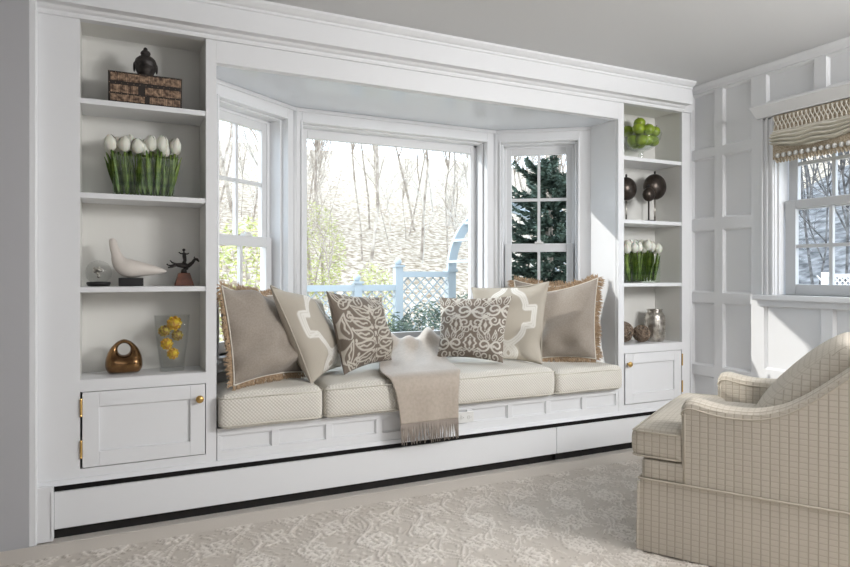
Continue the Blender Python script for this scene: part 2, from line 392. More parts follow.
# header, crown and frame boards
bm = BM(); box(bm, .4475, 2.9135, 0.0, .05, BZ - .002, 2.25); box(bm, .45, 2.911, .05, .30, BZ + .12, 2.27); struct(obj('trim_5', bm, PAINT))
def crown(bm, x0, x1):
    prof = [(0.03, 2.222), (-.014, 2.222), (-.018, 2.232), (-.018, 2.24), (-.032, 2.246), (-.040, 2.256), (-.085, 2.256), (-.085, 2.352), (-.092, 2.356), (-.092, 2.366), (-.104, 2.372), (-.118, 2.384), (-.122, 2.388), (-.122, HC), (0.03, HC)]
    prism(bm, prof, x0, x1, 'x')
bm = BM(); crown(bm, -.32, 3.475); box(bm, 3.475, 3.553, -.02, .03, 2.222, HC); box(bm, 3.553, 3.60, 0.01, .04, 2.25, HC); struct(obj('trim_6', bm, PAINT))
bm = BM(); box(bm, -.303, -.276, -.052, .02, 0, 2.30); tube(bm, [(-.281, -.045, 0.0), (-.281, -.045, 2.25)], .008, 8); struct(obj('trim_7', bm, PAINT, bevel=.004))
# filler strip and quarter round between the right bookcase and the wall
bm = BM(); box(bm, 3.553, XR, .02, .05, .24, HC); struct(obj('trim_8', bm, PAINT))
bm = BM(); tube(bm, [(3.562, 0.012, .24), (3.562, 0.012, 2.23)], .009, 8); struct(obj('trim_9', bm, PAINT, smooth=True))

# ------------------------------------------------------------------ panelling on the right wall
bm = BM()
def rb(y0, y1, z0, z1, th=.018):      # board on the right wall, y0 > y1
    box(bm, XR - th, XR, y1, y0, z0, z1)
def rpanel(y0, y1, z0, z1):           # small moulding inside a panel
    t = .012
    for q in ((y0, y0 - t, z0, z1), (y1 + t, y1, z0, z1)):
        prism(bm, [(XR - .016, q[0]), (XR, q[0]), (XR, q[1]), (XR - .004, q[1])] if q[0] == y0 else [(XR - .016, q[1]), (XR, q[1]), (XR, q[0]), (XR - .004, q[0])], z0, z1, 'z')
    for za, zb in ((z0, z0 + t), (z1, z1 - t)):
        prism(bm, [(XR - .016, za), (XR, za), (XR, zb), (XR - .004, zb)], -y0, -y1, 'y', Matrix(((1, 0, 0, 0), (0, -1, 0, 0), (0, 0, 1, 0), (0, 0, 0, 1))))
rows = [(.14, .445), (.51, .936), (1.002, 1.422), (1.497, 1.907), (1.966, 2.345)]
cols_ = [(0.02, -.163), (-.228, -.436)]
rb(-.163, -.228, 0.1, 2.40); rb(-.436, -.505, 0.1, 2.40); 
rb(0.0 - .0, 0.0 - .0001, 0, .001)
zb = .1
for z0, z1 in rows:
    for y0, y1 in cols_: rb(y0, y1, zb, z0); rpanel(y0, y1, z0, z1)
    zb = z1
for y0, y1 in cols_: rb(y0, y1, zb, HC)
# below the window and beyond
wc = [(-.525, -.876), (-.94, -1.29), (-1.354, -1.705)] + [(-1.77 - .42 * k, -2.12 - .42 * k) for k in range(8)]
ys = [-.505] + [v for c in wc for v in c] + [-5.4]
for i in range(0, len(ys) - 1, 2): rb(ys[i], ys[i + 1], .1, .97)
for y0, y1 in wc:
    rb(y0, y1, .1, .14); rpanel(y0, y1, .14, .45); rb(y0, y1, .45, .544); rpanel(y0, y1, .544, .936); rb(y0, y1, .936, .97)
fzc = [(-.538, -.836), (-.904, -1.20), (-1.27, -1.57)]
ys = [-.505, -.538, -.836, -.904, -1.20, -1.27, -1.57, -1.72]
for i in range(0, 8, 2): rb(ys[i], ys[i + 1], 2.14, HC)
for y0, y1 in fzc: rb(y0, y1, 2.14, 2.17); rpanel(y0, y1, 2.17, 2.345); rb(y0, y1, 2.345, HC)
for k in range(8):
    y0, y1 = wc[3 + k]
    zb = .97
    for z0, z1 in rows[2:]: rb(y0, y1, zb, z0); rpanel(y0, y1, z0, z1); zb = z1
    rb(y0, y1, zb, HC); rb(y0 + .07, y0, .97, HC)
struct(obj('trim_10', bm, PAINT, bevel=.003))
bm = BM(); box(bm, XR - .035, XR, YB, 0.02, 0, .10); struct(obj('baseboard_right', bm, PAINT, bevel=.004))
bm = BM()
prism(bm, [(XR, HC), (XR - .055, HC), (XR - .055, HC - .008), (XR - .035, HC - .026), (XR - .028, HC - .045), (XR, HC - .05)], YB, 0.0, 'y'); struct(obj('trim_11', bm, PAINT))
# casing, cornice and sill of the right window
bm = BM()
for s0, s1 in ((.505, .60), (1.60, 1.695)):
    box(bm, s0, s1, -.022, 0, 1.0, 2.075, MW); 
    for q in (s0 + .008, s0 + .04, s1 - .02): box(bm, q, q + .012, -.032, -.02, 1.0, 2.075, MW)
box(bm, .505, 1.695, -.022, 0, WZ1, 2.075, MW)
prism(bm, [(XR, 2.075), (XR - .05, 2.075), (XR - .055, 2.085), (XR - .10, 2.125), (XR - .11, 2.13), (XR - .11, 2.145), (XR, 2.145)], -1.73, -.49, 'y')
box(bm, .47, 1.73, -.06, .04, .968, 1.0, MW); box(bm, .49, 1.71, -.032, 0, .93, .968, MW)
box(bm, .60, .612, 0, .11, 1.0, WZ1, MW); box(bm, 1.588, 1.60, 0, .11, 1.0, WZ1, MW)
struct(obj('trim_12', bm, PAINT, bevel=.003))

# ------------------------------------------------------------------ bookcases
def doorpart(root, x0, x1, z0, z1, knob_x, knob_z, hinge_x):
    bm = BM(); f = .065
    box(bm, x0, x0 + f, -.003, .017, z0, z1); box(bm, x1 - f, x1, -.003, .017, z0, z1)
    box(bm, x0 + f, x1 - f, -.003, .017, z0, z0 + f); box(bm, x0 + f, x1 - f, -.003, .017, z1 - f, z1)
    box(bm, x0 + f - .005, x1 - f + .005, .009, .015, z0 + f - .005, z1 - f + .005)
    d = obj('door', bm, PAINT, root, bevel=.002)
    bm = BM(); Mk = Matrix.Translation((knob_x, -.003, knob_z)) @ Matrix.Rotation(R(90), 4, 'X')
    lathe(bm, [(0, 0), (.008, 0), (.007, .008), (.010, .012), (.016, .018), (.018, .025), (.014, .031), (0, .034)], 18, Mk)
    k = obj('knob', bm, BRASS, d, smooth=True); k['label'] = 'small round brass knob'
    for hz in (z0 + .05, z1 - .095):
        bm = BM(); tube(bm, [(hinge_x, -.006, hz), (hinge_x, -.006, hz + .062)], .005, 8); ball(bm, (hinge_x, -.006, hz + .066), .0055, 8, 6); ball(bm, (hinge_x, -.006, hz - .004), .0055, 8, 6)
        h = obj('hinge', bm, BRASS, d); h['label'] = 'brass hinge'
def bookcase(label, x0, x1, fl, fr, knob_side):
    t = thing('bookcase', label, 'bookcase', ((x0 + x1) / 2, 0, .24)); ox, oz = (x0 + x1) / 2, .24
    yb = .24
    bm = BM()
    box(bm, x0 - .018, x0, .02, yb, .24, 2.245); box(bm, x1, x1 + .018, .02, yb, .24, 2.245)
    box(bm, x0 - .018, x1 + .018, yb, yb + .015, .24, 2.245); box(bm, x0 - .018, x1 + .018, .02, yb + .015, 2.235, 2.25)
    box(bm, x0, x1, .02, yb, .24, .28)
    c = obj('carcass', bm, NICHE, t)
    bm = BM()
    box(bm, fl, x0, 0, .02, .24, 2.25); box(bm, x1, fr, 0, .02, .24, 2.25)
    box(bm, x0, x1, 0, .02, 2.233, 2.25); box(bm, x0, x1, 0, .02, .615, .666); box(bm, x0, x1, 0, .02, .24, .283)
    fo = obj('face_frame', bm, PAINT, t)
    for z in (1.887, 1.478, 1.068):
        bm = BM(); box(bm, x0, x1, .004, yb, z - .024, z); s = obj('shelf', bm, PAINT, t, bevel=.002)
    bm = BM(); box(bm, x0, x1, .0205, yb, .645, .667); s = obj('shelf', bm, PAINT, t, bevel=.002)
    bm = BM()
    kx = x1 - .03 if knob_side == 'r' else x0 + .03
    hx = x0 + .004 if knob_side == 'r' else x1 - .004
    doorpart(t, x0 + .009, x1 - .004 if knob_side == 'r' else x1 - .009, .287, .612, kx, .547, hx)
    bm.free()
    for ch in list(t.children): ch.location = Vector((-ox, 0, -oz))
    return t
bookcase('tall white built-in bookcase left of the window seat, door knob on its right', -.118, .40, -.276, .447, 'r')
bookcase('tall white built-in bookcase right of the window seat, door knob on its left', 2.961, 3.477, 2.914, 3.551, 'l')

# ------------------------------------------------------------------ window seat base
t = thing('window_seat', 'white panelled window seat base built into the bay under the cushions', 'window seat', (1.68, 0, .24))
bm = BM(); prism(bm, [(.45, .012), (2.911, .012), (2.911, .27), (2.40, .655), (.98, .655), (.45, .27)], .24, .38)
o = obj('carcass', bm, PAINT, t); o.location = (-1.68, 0, -.24)
bm = BM(); prism(bm, [(.45, -.004), (2.911, -.004), (2.911, .27), (2.40, .655), (.98, .655), (.45, .27)], .38, .398)
o = obj('seat_board', bm, PAINT, t, bevel=.003); o.location = (-1.68, 0, -.24)
bm = BM(); box(bm, .45, 2.911, -.001, .012, .24, .288); box(bm, .45, 2.911, -.001, .012, .362, .38)
sx = [.45, .468] 
edges = [.45 + (2.461) * k / 9 for k in range(10)]
for e in edges: box(bm, max(.45, e - .018), min(2.911, e + .018), -.001, .012, .288, .362)
for a, b in zip(edges, edges[1:]):
    for q in ((a + .018, a + .024, .288, .362), (b - .024, b - .018, .288, .362), (a + .018, b - .018, .288, .294), (a + .018, b - .018, .356, .362)): box(bm, q[0], q[1], .006, .012, q[2], q[3])
o = obj('front_panels', bm, PAINT, t, bevel=.0015); o.location = (-1.68, 0, -.24)
t = thing('outlet', 'white electrical outlet on the seat base beside the hanging throw', 'outlet', (1.79, -.001, .322))
bm = BM(); box(bm, -.052, .052, -.006, 0, -.030, .030); obj('cover_plate', bm, OUTP, t, bevel=.002)
for sx_ in (-.024, .024):
    bm = BM(); lathe(bm, [(0, 0), (.014, 0), (.014, .004), (0, .004)], 14, Matrix.Translation((sx_, -.006, 0)) @ Matrix.Rotation(R(90), 4, 'X'))
    s = obj('socket', bm, OUTP, t)
    bm = BM()
    for q, z in ((-.004, .005), (-.004, -.005)): box(bm, sx_ + q - .003, sx_ + q + .003, -.0112, -.0098, z - .001, z + .001)
    ball(bm, (sx_ + .007, -.0102, 0), .0018, 6, 4); obj('slot', bm, BLACK, s)

# ------------------------------------------------------------------ baseboard heater
t = thing('baseboard_heater', 'long low white baseboard heater with black slots under the bookcases and seat', 'heater', (1.6, 0, 0))
def hp(name, bm, m, **k): o = obj(name, bm, m, t, **k); o.location = (-1.6, 0, 0); return o
bm = BM(); box(bm, -.276, XR - .036, .004, .03, 0, .24); hp('back_plate', bm, DARKM)
bm = BM(); tube(bm, [(-.2, -.001, .1), (XR - .05, -.001, .1)], .0035, 8); o = hp('pipe', bm, DARKM)
for x0, x1 in ((-.212, 2.402), (2.406, XR - .037)):
    bm = BM(); prism(bm, [(-.028, .05), (-.022, .046), (-.016, .046), (-.016, .204), (-.028, .204)], x0, x1, 'x'); hp('cover_panel', bm, PAINT)
bm = BM(); prism(bm, [(-.026, .229), (.004, .229), (.004, .246), (-.012, .246)], -.276, XR - .037, 'x'); hp('top_lip', bm, PAINT)
bm = BM(); box(bm, -.276, -.215, -.045, .004, 0.006, .236); box(bm, -.224, -.212, -.049, -.045, .02, .215); hp('end_cap', bm, PAINT, bevel=.003)
bm = BM(); box(bm, 2.396, 2.412, -.027, -.005, .012, .05); hp('bracket', bm, DARKM)

# ------------------------------------------------------------------ rug
def sstep(x, a, b): q = np.clip((x - a) / (b - a), 0, 1); return q * q * (3 - 2 * q)
def rugpat(X, Y):
    P, Q, A = .25, .42, .058
    k = 2 * np.pi / Q
    wob = .008 * np.sin(31 * X + 17 * Y) + .008 * np.sin(43 * Y - 21 * X)
    g1 = np.abs(np.sin(np.pi * (X - A * np.cos(k * Y)) / P)) * P / np.pi
    g2 = np.abs(np.sin(np.pi * (X + A * np.cos(k * Y) - P / 2 * 0) / P)) * P / np.pi
    d1 = np.minimum(g1, g2) + wob
    band = (1 - sstep(d1, .010, .016)) * (1 - .8 * (1 - sstep(d1, .002, .004)))
    line2 = sstep(d1, .022, .026) * (1 - sstep(d1, .033, .037))
    # scalloped scroll marks following the second line
    sc = sstep(np.sin(58 * Y + 30 * np.sin(9 * X)), -.2, .3)
    # medallions inside the ogees
    cx = (np.round(X / P - .5) + .5) * P
    cy = np.round(Y / Q) * Q
    cx2 = np.round(X / P) * P; cy2 = (np.round(Y / Q - .5) + .5) * Q
    def med(dx, dy, s):
        r = np.hypot(dx * 1.25, dy) / s; th = np.arctan2(dy, dx)
        pet = .060 + .018 * np.cos(6 * th) + .010 * np.cos(12 * th + 1)
        a = (1 - sstep(np.abs(r - pet), .009, .014)); b = (1 - sstep(np.abs(r - pet * .55), .010, .015)) * sstep(np.sin(8 * th), -.4, 0)
        c = 1 - sstep(r, .012, .017)
        return np.maximum(np.maximum(a, b), c)
    m = np.maximum(med(X - cx, Y - cy, 1.0), med(X - cx2, Y - cy2, 1.0))
    fl = sstep(np.sin(70 * X + 6 * np.sin(25 * Y)) * np.sin(64 * Y + 5 * np.sin(31 * X)), .35, .6) * sstep(d1, .045, .06) * .8
    return np.clip(np.maximum(np.maximum(band, line2 * sc), np.maximum(m, fl)), 0, 1)
rx0, rx1, ry0, ry1 = -1.1, 3.52, -2.9, -.075
nx, ny = 640, 330
gx = np.linspace(rx0, rx1, nx); gy = np.concatenate([np.linspace(ry0, -1.55, 60, endpoint=False), np.linspace(-1.55, ry1, ny - 60)])
GX, GY = np.meshgrid(gx, gy, indexing='ij')
inner = sstep(-.215 - GY, 0, .006) * sstep(GX - rx0 - .15, 0, .01) * sstep(rx1 - .12 - GX, 0, .01) * sstep(GY - ry0 - .15, 0, .01)
edge = np.exp(-((GY + .212) / .006) ** 2) * .3
pat = rugpat(GX, GY)
h = .005 + .005 * pat * inner + .001 * (1 - inner)
lo = np.stack([GX, GY, h], -1).reshape(-1, 3)
verts = list(lo); faces = gridfaces(nx, ny)
b0 = len(verts); ring = [i * ny for i in range(nx)] + [(nx - 1) * ny + j for j in range(1, ny)] + [i * ny + ny - 1 for i in range(nx - 2, -1, -1)] + [j for j in range(ny - 2, 0, -1)]
for r_ in ring: verts.append((lo[r_][0], lo[r_][1], .0005))
for i in range(len(ring)): faces.append((ring[i], ring[(i + 1) % len(ring)], b0 + (i + 1) % len(ring), b0 + i))
crease_shade = np.exp(-((pat - .5) / .22) ** 2)  # dark pattern outlines: shade of the carved creases painted into the pile
av = np.clip(.62 * (1 - inner) + inner * (.50 + .42 * pat - .62 * crease_shade), 0, 1).reshape(-1)
av = np.concatenate([av, np.full(len(ring), .4)])
tag(npmesh('rug', verts, faces, RUG, attr=av, smooth=True), 'large cream rug carved with a tone-on-tone damask pattern, plain border', 'rug')

# ------------------------------------------------------------------ seat cushions
def cushion(label, x0, x1, zb, zt, puff=.02, by=None):
    cx, cy = (x0 + x1) / 2, .28; hx = (x1 - x0) / 2; hy = .34; hz = (zt - zb) / 2
    t = thing('seat_cushion', label, 'cushion', (cx, cy, zb), 0, 'window seat cushions')
    def f(p, uvw):
        u, v, w = uvw
        zz = (1 - u * u) * (1 - v * v)
        if p.z > zb + hz: p.z += puff * zz ** .5 * (p.z - zb - hz) / hz
        # bowed front face and slack corners
        p.y += -.008 * (1 - w * w) * (v < 0) * abs(v)
        if by:
            yb = by(p.x); k = (p.y + .06) / .68
            p.y = -.06 + k * (yb + .06)
        p.z += .003 * math.sin(p.x * 23 + p.y * 11) * (w > 0)
        return p - Vector((cx, cy, zb))
    bm = BM(); rbox(bm, cx, cy, (zb + zt) / 2, hx - .003, hy, hz, .035, 16, f)
    obj('cushion_cover', bm, WAFF, t, smooth=True, uv=True)
    # piping round the top and bottom front edges
    for z in (zt - .018, zb + .016):
        bm = BM(); pts = []; r = .03; xa, xb = x0 + .004, x1 - .004; yf = -.062
        yb0 = (by(xa) if by else .615); yb1 = (by(xb) if by else .615)
        pts = [(xa, yb0 - .02, z), (xa, 0, z), (xa, yf + r, z), (xa + r * .3, yf + r * .3, z), (xa + r, yf, z), ((xa + xb) / 2, yf - .004, z + .004), (xb - r, yf, z), (xb - r * .3, yf + r * .3, z), (xb, yf + r, z), (xb, 0, z), (xb, yb1 - .02, z)]
        tube(bm, [Vector(p) - Vector((cx, cy, zb)) for p in pts], .0035, 6); obj('piping', bm, PIPE, t, smooth=True)
    return t
lb = lambda x: .25 + (x - .45) * .72
rbk = lambda x: .25 + (2.911 - x) * .72
cushion('cream waffle-weave seat cushion at the left end of the window seat', .452, .953, .4, .562, .022, lb)
cushion('cream waffle-weave seat cushion, second from the left, under the brown paisley pillow', .955, 1.662, .4, .566, .02)
cushion('sunlit cream waffle-weave seat cushion right of the throw, under the damask pillow', 1.664, 2.378, .4, .566, .022)
cushion('cream waffle-weave seat cushion at the right end of the window seat', 2.380, 2.900, .4, .545, .018, rbk)

# ------------------------------------------------------------------ throw pillows
def poly_dist(U, V, pts):
    best = np.full(U.shape, 9.0)
    for (x0, y0), (x1, y1) in zip(pts, pts[1:]):
        dx, dy = x1 - x0, y1 - y0; L2 = dx * dx + dy * dy + 1e-12
        t_ = np.clip(((U - x0) * dx + (V - y0) * dy) / L2, 0, 1)
        best = np.minimum(best, np.hypot(U - x0 - t_ * dx, V - y0 - t_ * dy))
    return best
def smoothpts(pts, n=6):
    out = []
    for i in range(len(pts) - 1):
        p0 = pts[max(i - 1, 0)]; p1 = pts[i]; p2 = pts[i + 1]; p3 = pts[min(i + 2, len(pts) - 1)]
        for k in range(n):
            t_ = k / n
            out.append(tuple(.5 * ((2 * b) + (-a + c) * t_ + (2 * a - 5 * b + 4 * c - d_) * t_ ** 2 + (-a + 3 * b - 3 * c + d_) * t_ ** 3) for a, b, c, d_ in zip(p0, p1, p2, p3)))
    out.append(pts[-1]); return out
def pat_ogee(U, V):
    cur = smoothpts([(.12, 1.05), (.16, .86), (.36, .70), (.46, .50), (.48, .36)], 5) + [(.74, .36), (.74, -.08), (.48, -.10)] + smoothpts([(.48, -.10), (.42, -.30), (.18, -.50), (-.10, -.62), (-.24, -.80), (-.14, -.96), (.04, -.97), (.14, -.82), (.04, -.66), (-.10, -.56), (-.30, -.42), (-.44, -.26)], 6)
    d1 = poly_dist(U, V, cur); d2 = poly_dist(-U, V, cur); d_ = np.minimum(d1, d2)
    return np.clip((1 - sstep(d_, .072, .09)) * (1 - .45 * (1 - sstep(np.abs(d_ - .028), .004, .012))), 0, 1)
def teardrop(U, V, cx, cy, s, ang, flip=1):
    ca, sa = math.cos(ang), math.sin(ang)
    x = ((U - cx) * ca + (V - cy) * sa) / s; y = (-(U - cx) * sa + (V - cy) * ca) / s * flip
    y2 = y - .35 * x * x * np.sign(x) * (x > 0)
    wd_ = .42 * np.sqrt(np.clip(1 - x * x, 0, 1)) * (1 - .45 * x)
    e = wd_ - np.abs(y2); inside = (np.abs(x) < 1)
    ringm = sstep(e, 0, .05) * (1 - sstep(e, .15, .2)) * inside
    vein = (1 - sstep(np.abs(y2 - .06 * np.sin(9 * x)), .05, .09)) * (np.abs(x) < .6) * (e > .2)
    return np.maximum(ringm, vein)
def scroll(U, V, cx, cy, s, ang, flip=1, turns=1.35):
    x = (U - cx) / s; y = (V - cy) / s * flip
    r = np.hypot(x, y); th = np.mod(np.arctan2(y, x) - ang, 2 * np.pi)
    m = np.zeros(U.shape)
    for k in range(2):
        tt = th + 2 * np.pi * k; rr = .2 + .8 * tt / (2 * np.pi * turns)
        m = np.maximum(m, (1 - sstep(np.abs(r - rr), .10, .16)) * (tt < 2 * np.pi * turns))
    return m
def pat_paisley(U, V):
    m = np.zeros(U.shape)
    for sgn in (1, -1):
        for i, (cx, cy, s, a) in enumerate([(.62, .74, .30, 2.5), (.34, .46, .30, .45), (.40, .16, .34, .25), (.42, -.14, .34, .12), (.42, -.44, .34, -.05), (.36, -.74, .32, -.3), (.90, .10, .34, 1.5), (.90, -.52, .30, 1.6), (.86, .86, .24, .8), (.22, .82, .26, 2.0), (.76, -.90, .26, .5)]):
            m = np.maximum(m, teardrop(U * sgn, V, cx, cy, s, a))
        for cx, cy, s in ((.13, .60, .035), (.10, .27, .035), (.08, 0, .035), (.09, -.30, .035), (.10, -.60, .035), (.66, .44, .04), (.70, .02, .03), (.70, -.28, .035), (.60, -.62, .035), (.52, .95, .04)):
            m = np.maximum(m, 1 - sstep(np.hypot(U * sgn - cx, V - cy), s, s + .02))
        m = np.maximum(m, scroll(U * sgn, V, .44, .90, .15, 1.0)); m = np.maximum(m, scroll(U * sgn, V, .68, .34, .14, 4.0)); m = np.maximum(m, scroll(U * sgn, V, .64, -.80, .15, 2.0)); m = np.maximum(m, scroll(U * sgn, V, .17, -.90, .12, 2.0))
    st = np.hypot(U, V - .5); th = np.arctan2(V - .5, U)
    m = np.maximum(m, 1 - sstep(st - (.12 + .07 * np.cos(5 * th)), 0, .02))
    m = np.maximum(m, (1 - sstep(np.abs(np.abs(U) - .035 - .02 * np.sin(14 * V)), .010, .025)) * (V < .1) * (V > -.95) * (np.sin(28 * V) > -.3))
    return m
def pat_damask(U, V):
    m = np.zeros(U.shape)
    def motif(cx, cy):
        mm = np.zeros(U.shape)
        for sg in (1, -1):
            u = (U - cx) * sg + cx
            mm = np.maximum(mm, scroll(u, V, cx + .17, cy + .05, .16, 3.5)); mm = np.maximum(mm, scroll(u, V, cx + .13, cy - .22, .12, 1.4, -1))
            mm = np.maximum(mm, teardrop(u, V, cx + .26, cy + .26, .13, .9)); mm = np.maximum(mm, teardrop(u, V, cx + .10, cy + .30, .13, 1.3))
            mm = np.maximum(mm, teardrop(u, V, cx + .33, cy - .10, .10, -.3))
        dx, dy = U - cx, V - cy - .02; th = np.arctan2(dy, dx); r = np.hypot(dx, dy)
        mm = np.maximum(mm, 1 - sstep(r - (.045 + .02 * np.cos(5 * th)), 0, .015))
        # pointed leaf below
        dy = V - cy + .58; e = .12 * np.cos(np.clip(dy / .24, -1, 1) * np.pi / 2) - np.abs(U - cx)
        mm = np.maximum(mm, sstep(e, 0, .01) * (1 - sstep(e, .035, .05)) * (np.abs(dy) < .24)); mm = np.maximum(mm, (1 - sstep(np.abs(U - cx) - .018 * (1 + np.cos(dy * 30)) * .7, 0, .012)) * (np.abs(dy) < .15))
        return mm
    def big(cx, cy, k):
        return motif_s(cx, cy, k)
    def motif_s(cx, cy, k):
        mm = np.zeros(U.shape)
        for sg in (1, -1):
            u = (U - cx) * sg + cx
            mm = np.maximum(mm, scroll(u, V, cx + .20 * k, cy + .04 * k, .21 * k, 3.5)); mm = np.maximum(mm, scroll(u, V, cx + .15 * k, cy - .30 * k, .15 * k, 1.4, -1))
            mm = np.maximum(mm, teardrop(u, V, cx + .34 * k, cy + .30 * k, .17 * k, .9)); mm = np.maximum(mm, teardrop(u, V, cx + .12 * k, cy + .36 * k, .18 * k, 1.3))
            mm = np.maximum(mm, teardrop(u, V, cx + .40 * k, cy - .16 * k, .14 * k, -.3))
            mm = np.maximum(mm, 1 - sstep(np.hypot(u - cx - .11 * k, V - cy - .02 * k), .035 * k, .05 * k))
        dx, dy = U - cx, V - cy - .03; th = np.arctan2(dy, dx); r = np.hypot(dx, dy)
        return np.maximum(mm, 1 - sstep(r - (.05 + .02 * np.cos(5 * th)) * k, 0, .015))
    def leaf(cx, cy, h):
        dy = V - cy; e = .19 * np.cos(np.clip(dy / h, -1, 1) * np.pi / 2) * (1 + .12 * np.cos(dy * 40)) - np.abs(U - cx)
        mm = sstep(e, 0, .012) * (1 - sstep(e, .05, .07)) * (np.abs(dy) < h)
        return np.maximum(mm, (1 - sstep(np.abs(U - cx) - .022 * (1 + np.cos(dy * 26)), 0, .014)) * (np.abs(dy) < h * .6))
    for cx, cy, k in ((-.02, .42, 1.15), (-.60, -.62, 1.0), (.60, -.62, 1.0), (-.84, .48, .95), (.80, .50, 1.05)): m = np.maximum(m, motif_s(cx, cy, k))
    for cx, cy, h in ((-.44, .02, .30), (.40, .02, .30), (0, -.55, .32), (-.42, .93, .2), (.42, .93, .2)): m = np.maximum(m, leaf(cx, cy, h))
    for cx, cy in ((.12, -.12), (-.14, -.14), (.92, -.08), (-.93, -.08), (.24, -.9), (-.24, -.9)): m = np.maximum(m, scroll(U, V, cx, cy, .12, 1.2))
    return m

def pillow(name, label, cat, BL, BR, TL, TR, th, m, pattern=None, n=70, fringe=False, group='throw pillows on the window seat', back=None, wr=1.0, piping=None, seed=0, ear=.10):
    BL, BR, TL, TR = [Vector(p) for p in (BL, BR, TL, TR)]
    base = (BL + BR) / 2
    t = thing(name, label, cat, base, 0, group)
    us = np.sin(np.linspace(-1, 1, n) * np.pi / 2 * .92) / math.sin(np.pi / 2 * .92)
    U, V = np.meshgrid(us, us, indexing='ij')
    # concave edges with pointed ears
    Us = U * (1 - ear * (1 - V * V) * np.abs(U) ** 2 * .8 ); Vs = V * (1 - ear * (1 - U * U) * np.abs(V) ** 2 * .8)
    s = (Us + 1) / 2; r_ = (Vs + 1) / 2
    a = lambda v: np.array(v - base)
    Pm = ((1 - s) * (1 - r_))[..., None] * a(BL) + (s * (1 - r_))[..., None] * a(BR) + ((1 - s) * r_)[..., None] * a(TL) + (s * r_)[..., None] * a(TR)
    N = np.cross(a(BR) + a(TR) - a(BL) - a(TL), a(TL) + a(TR) - a(BL) - a(BR)); N = N / np.linalg.norm(N)   # outward front
    prof = np.clip((1 - np.abs(U) ** 2.2) * (1 - np.abs(V) ** 2.2), 0, 1) ** .48
    rng = np.random.RandomState(seed + 3)
    wr_ = np.zeros(U.shape)
    for k in range(7):
        fa = rng.uniform(0, np.pi); fr_ = rng.uniform(3, 9); ph = rng.uniform(0, 6)
        wr_ += np.sin(fr_ * (U * np.cos(fa) + V * np.sin(fa)) + ph + 1.5 * np.sin(2 * V + ph)) / (fr_ * .5 + 1)
    # tension creases running from the corners
    edgew = (np.maximum(np.abs(U), np.abs(V))) ** 2
    wr_ = wr_ * .012 * wr * (.4 + edgew)
    pat_ = pattern(U, V) if pattern else np.zeros(U.shape)
    front = Pm + N * (th * prof + wr_ * prof ** .5 + .0015 * pat_)[..., None]
    bk = Pm - N * (th * .8 * prof)[..., None]
    verts = np.concatenate([front.reshape(-1, 3), bk.reshape(-1, 3)])
    faces = gridfaces(n, n) + [tuple(reversed(q)) for q in gridfaces(n, n, n * n)]
    ringi = [i * n for i in range(n)] + [(n - 1) * n + j for j in range(1, n)] + [i * n + n - 1 for i in range(n - 2, -1, -1)] + [j for j in range(n - 2, 0, -1)]
    L = len(ringi)
    for i in range(L): faces.append((ringi[(i + 1) % L], ringi[i], ringi[i] + n * n, ringi[(i + 1) % L] + n * n))
    at_ = np.concatenate([pat_.reshape(-1), np.zeros(n * n)])
    # weld near coincident rims
    me = bpy.data.meshes.new('pillow_cover'); me.from_pydata([tuple(v) for v in verts], [], faces)
    A = me.attributes.new('pat', 'FLOAT', 'POINT'); A.data.foreach_set('value', at_.astype(np.float32)); me.update()
    bm = BM(); bm.from_mesh(me); bmesh.ops.recalc_face_normals(bm, faces=bm.faces); bm.to_mesh(me); bm.free()
    link_mesh('pillow_cover', me, m, t, True)
    rim = [Vector(verts[i]) for i in ringi]; cen = sum(rim, Vector()) / L; Nv = Vector(N)
    if piping:
        bm = BM(); tube(bm, [p + Nv * .004 for p in rim[::2]] + [rim[0] + Nv * .004], .004, 6); obj('piping', bm, piping, t, smooth=True)
    if fringe:
        bm = BM(); random.seed(seed)
        for i in range(L):
            p0 = rim[i]; p1 = rim[(i + 1) % L]; seglen = (p1 - p0).length; q = max(1, int(seglen / .0020))
            tang = (p1 - p0).normalized() if seglen > 1e-7 else Vector((1, 0, 0)); out = tang.cross(Nv)
            if out.dot(p0 - cen) < 0: out = -out
            for k in range(q):
                b = p0.lerp(p1, (k + random.random()) / q); ln = .036 + .014 * random.random() + .007 * math.sin(i * .35)
                w_ = .0030; dirv = (out + tang * random.uniform(-.45, .45) + Nv * random.uniform(-.45, .35)).normalized()
                mid = b + dirv * ln * .6 + Nv * random.uniform(-.004, .004); tip = b + dirv * ln + Vector((0, 0, -.004)) + tang * random.uniform(-.004, .004)
                sv = tang * w_
                v = [bm.verts.new(x) for x in (b - sv, b + sv, mid + sv, tip, mid - sv)]; bm.faces.new(v)
        obj('fringe', bm, FRINGE, t)['label'] = 'tan brush fringe'
        bm = BM(); tube(bm, [p + Nv * .006 for p in rim[::2]] + [rim[0] + Nv * .006], .0035, 6); obj('cord', bm, CREAMP, t, smooth=True)
    return t
G = 'throw pillows on the window seat'
pillow('throw_pillow', 'large taupe linen fringed pillow leaning on the left end of the seat', 'pillow',
       atY(233, 386, -.01), atY(303, 372, .22), atY(221, 286, .03), atY(259, 293, .38), .125, LINEN, fringe=True, seed=1, wr=4.5)
pillow('throw_pillow', 'taupe fringed pillow mostly hidden behind the large left fringed pillow', 'pillow',
       atY(262, 376, .33), atY(296, 366, .54), atY(237, 289, .30), atY(275, 295, .57), .05, LINEN, fringe=True, seed=2, n=44)
pillow('throw_pillow', 'beige pillow with cream scroll embroidery between the left fringed and paisley pillows', 'pillow',
       atY(311, 384, .03), atY(340, 366, .33), atY(270, 286, .07), atY(319, 300, .42), .095, OGEE, pat_ogee, n=130, seed=3, piping=OGEE, wr=2.5)
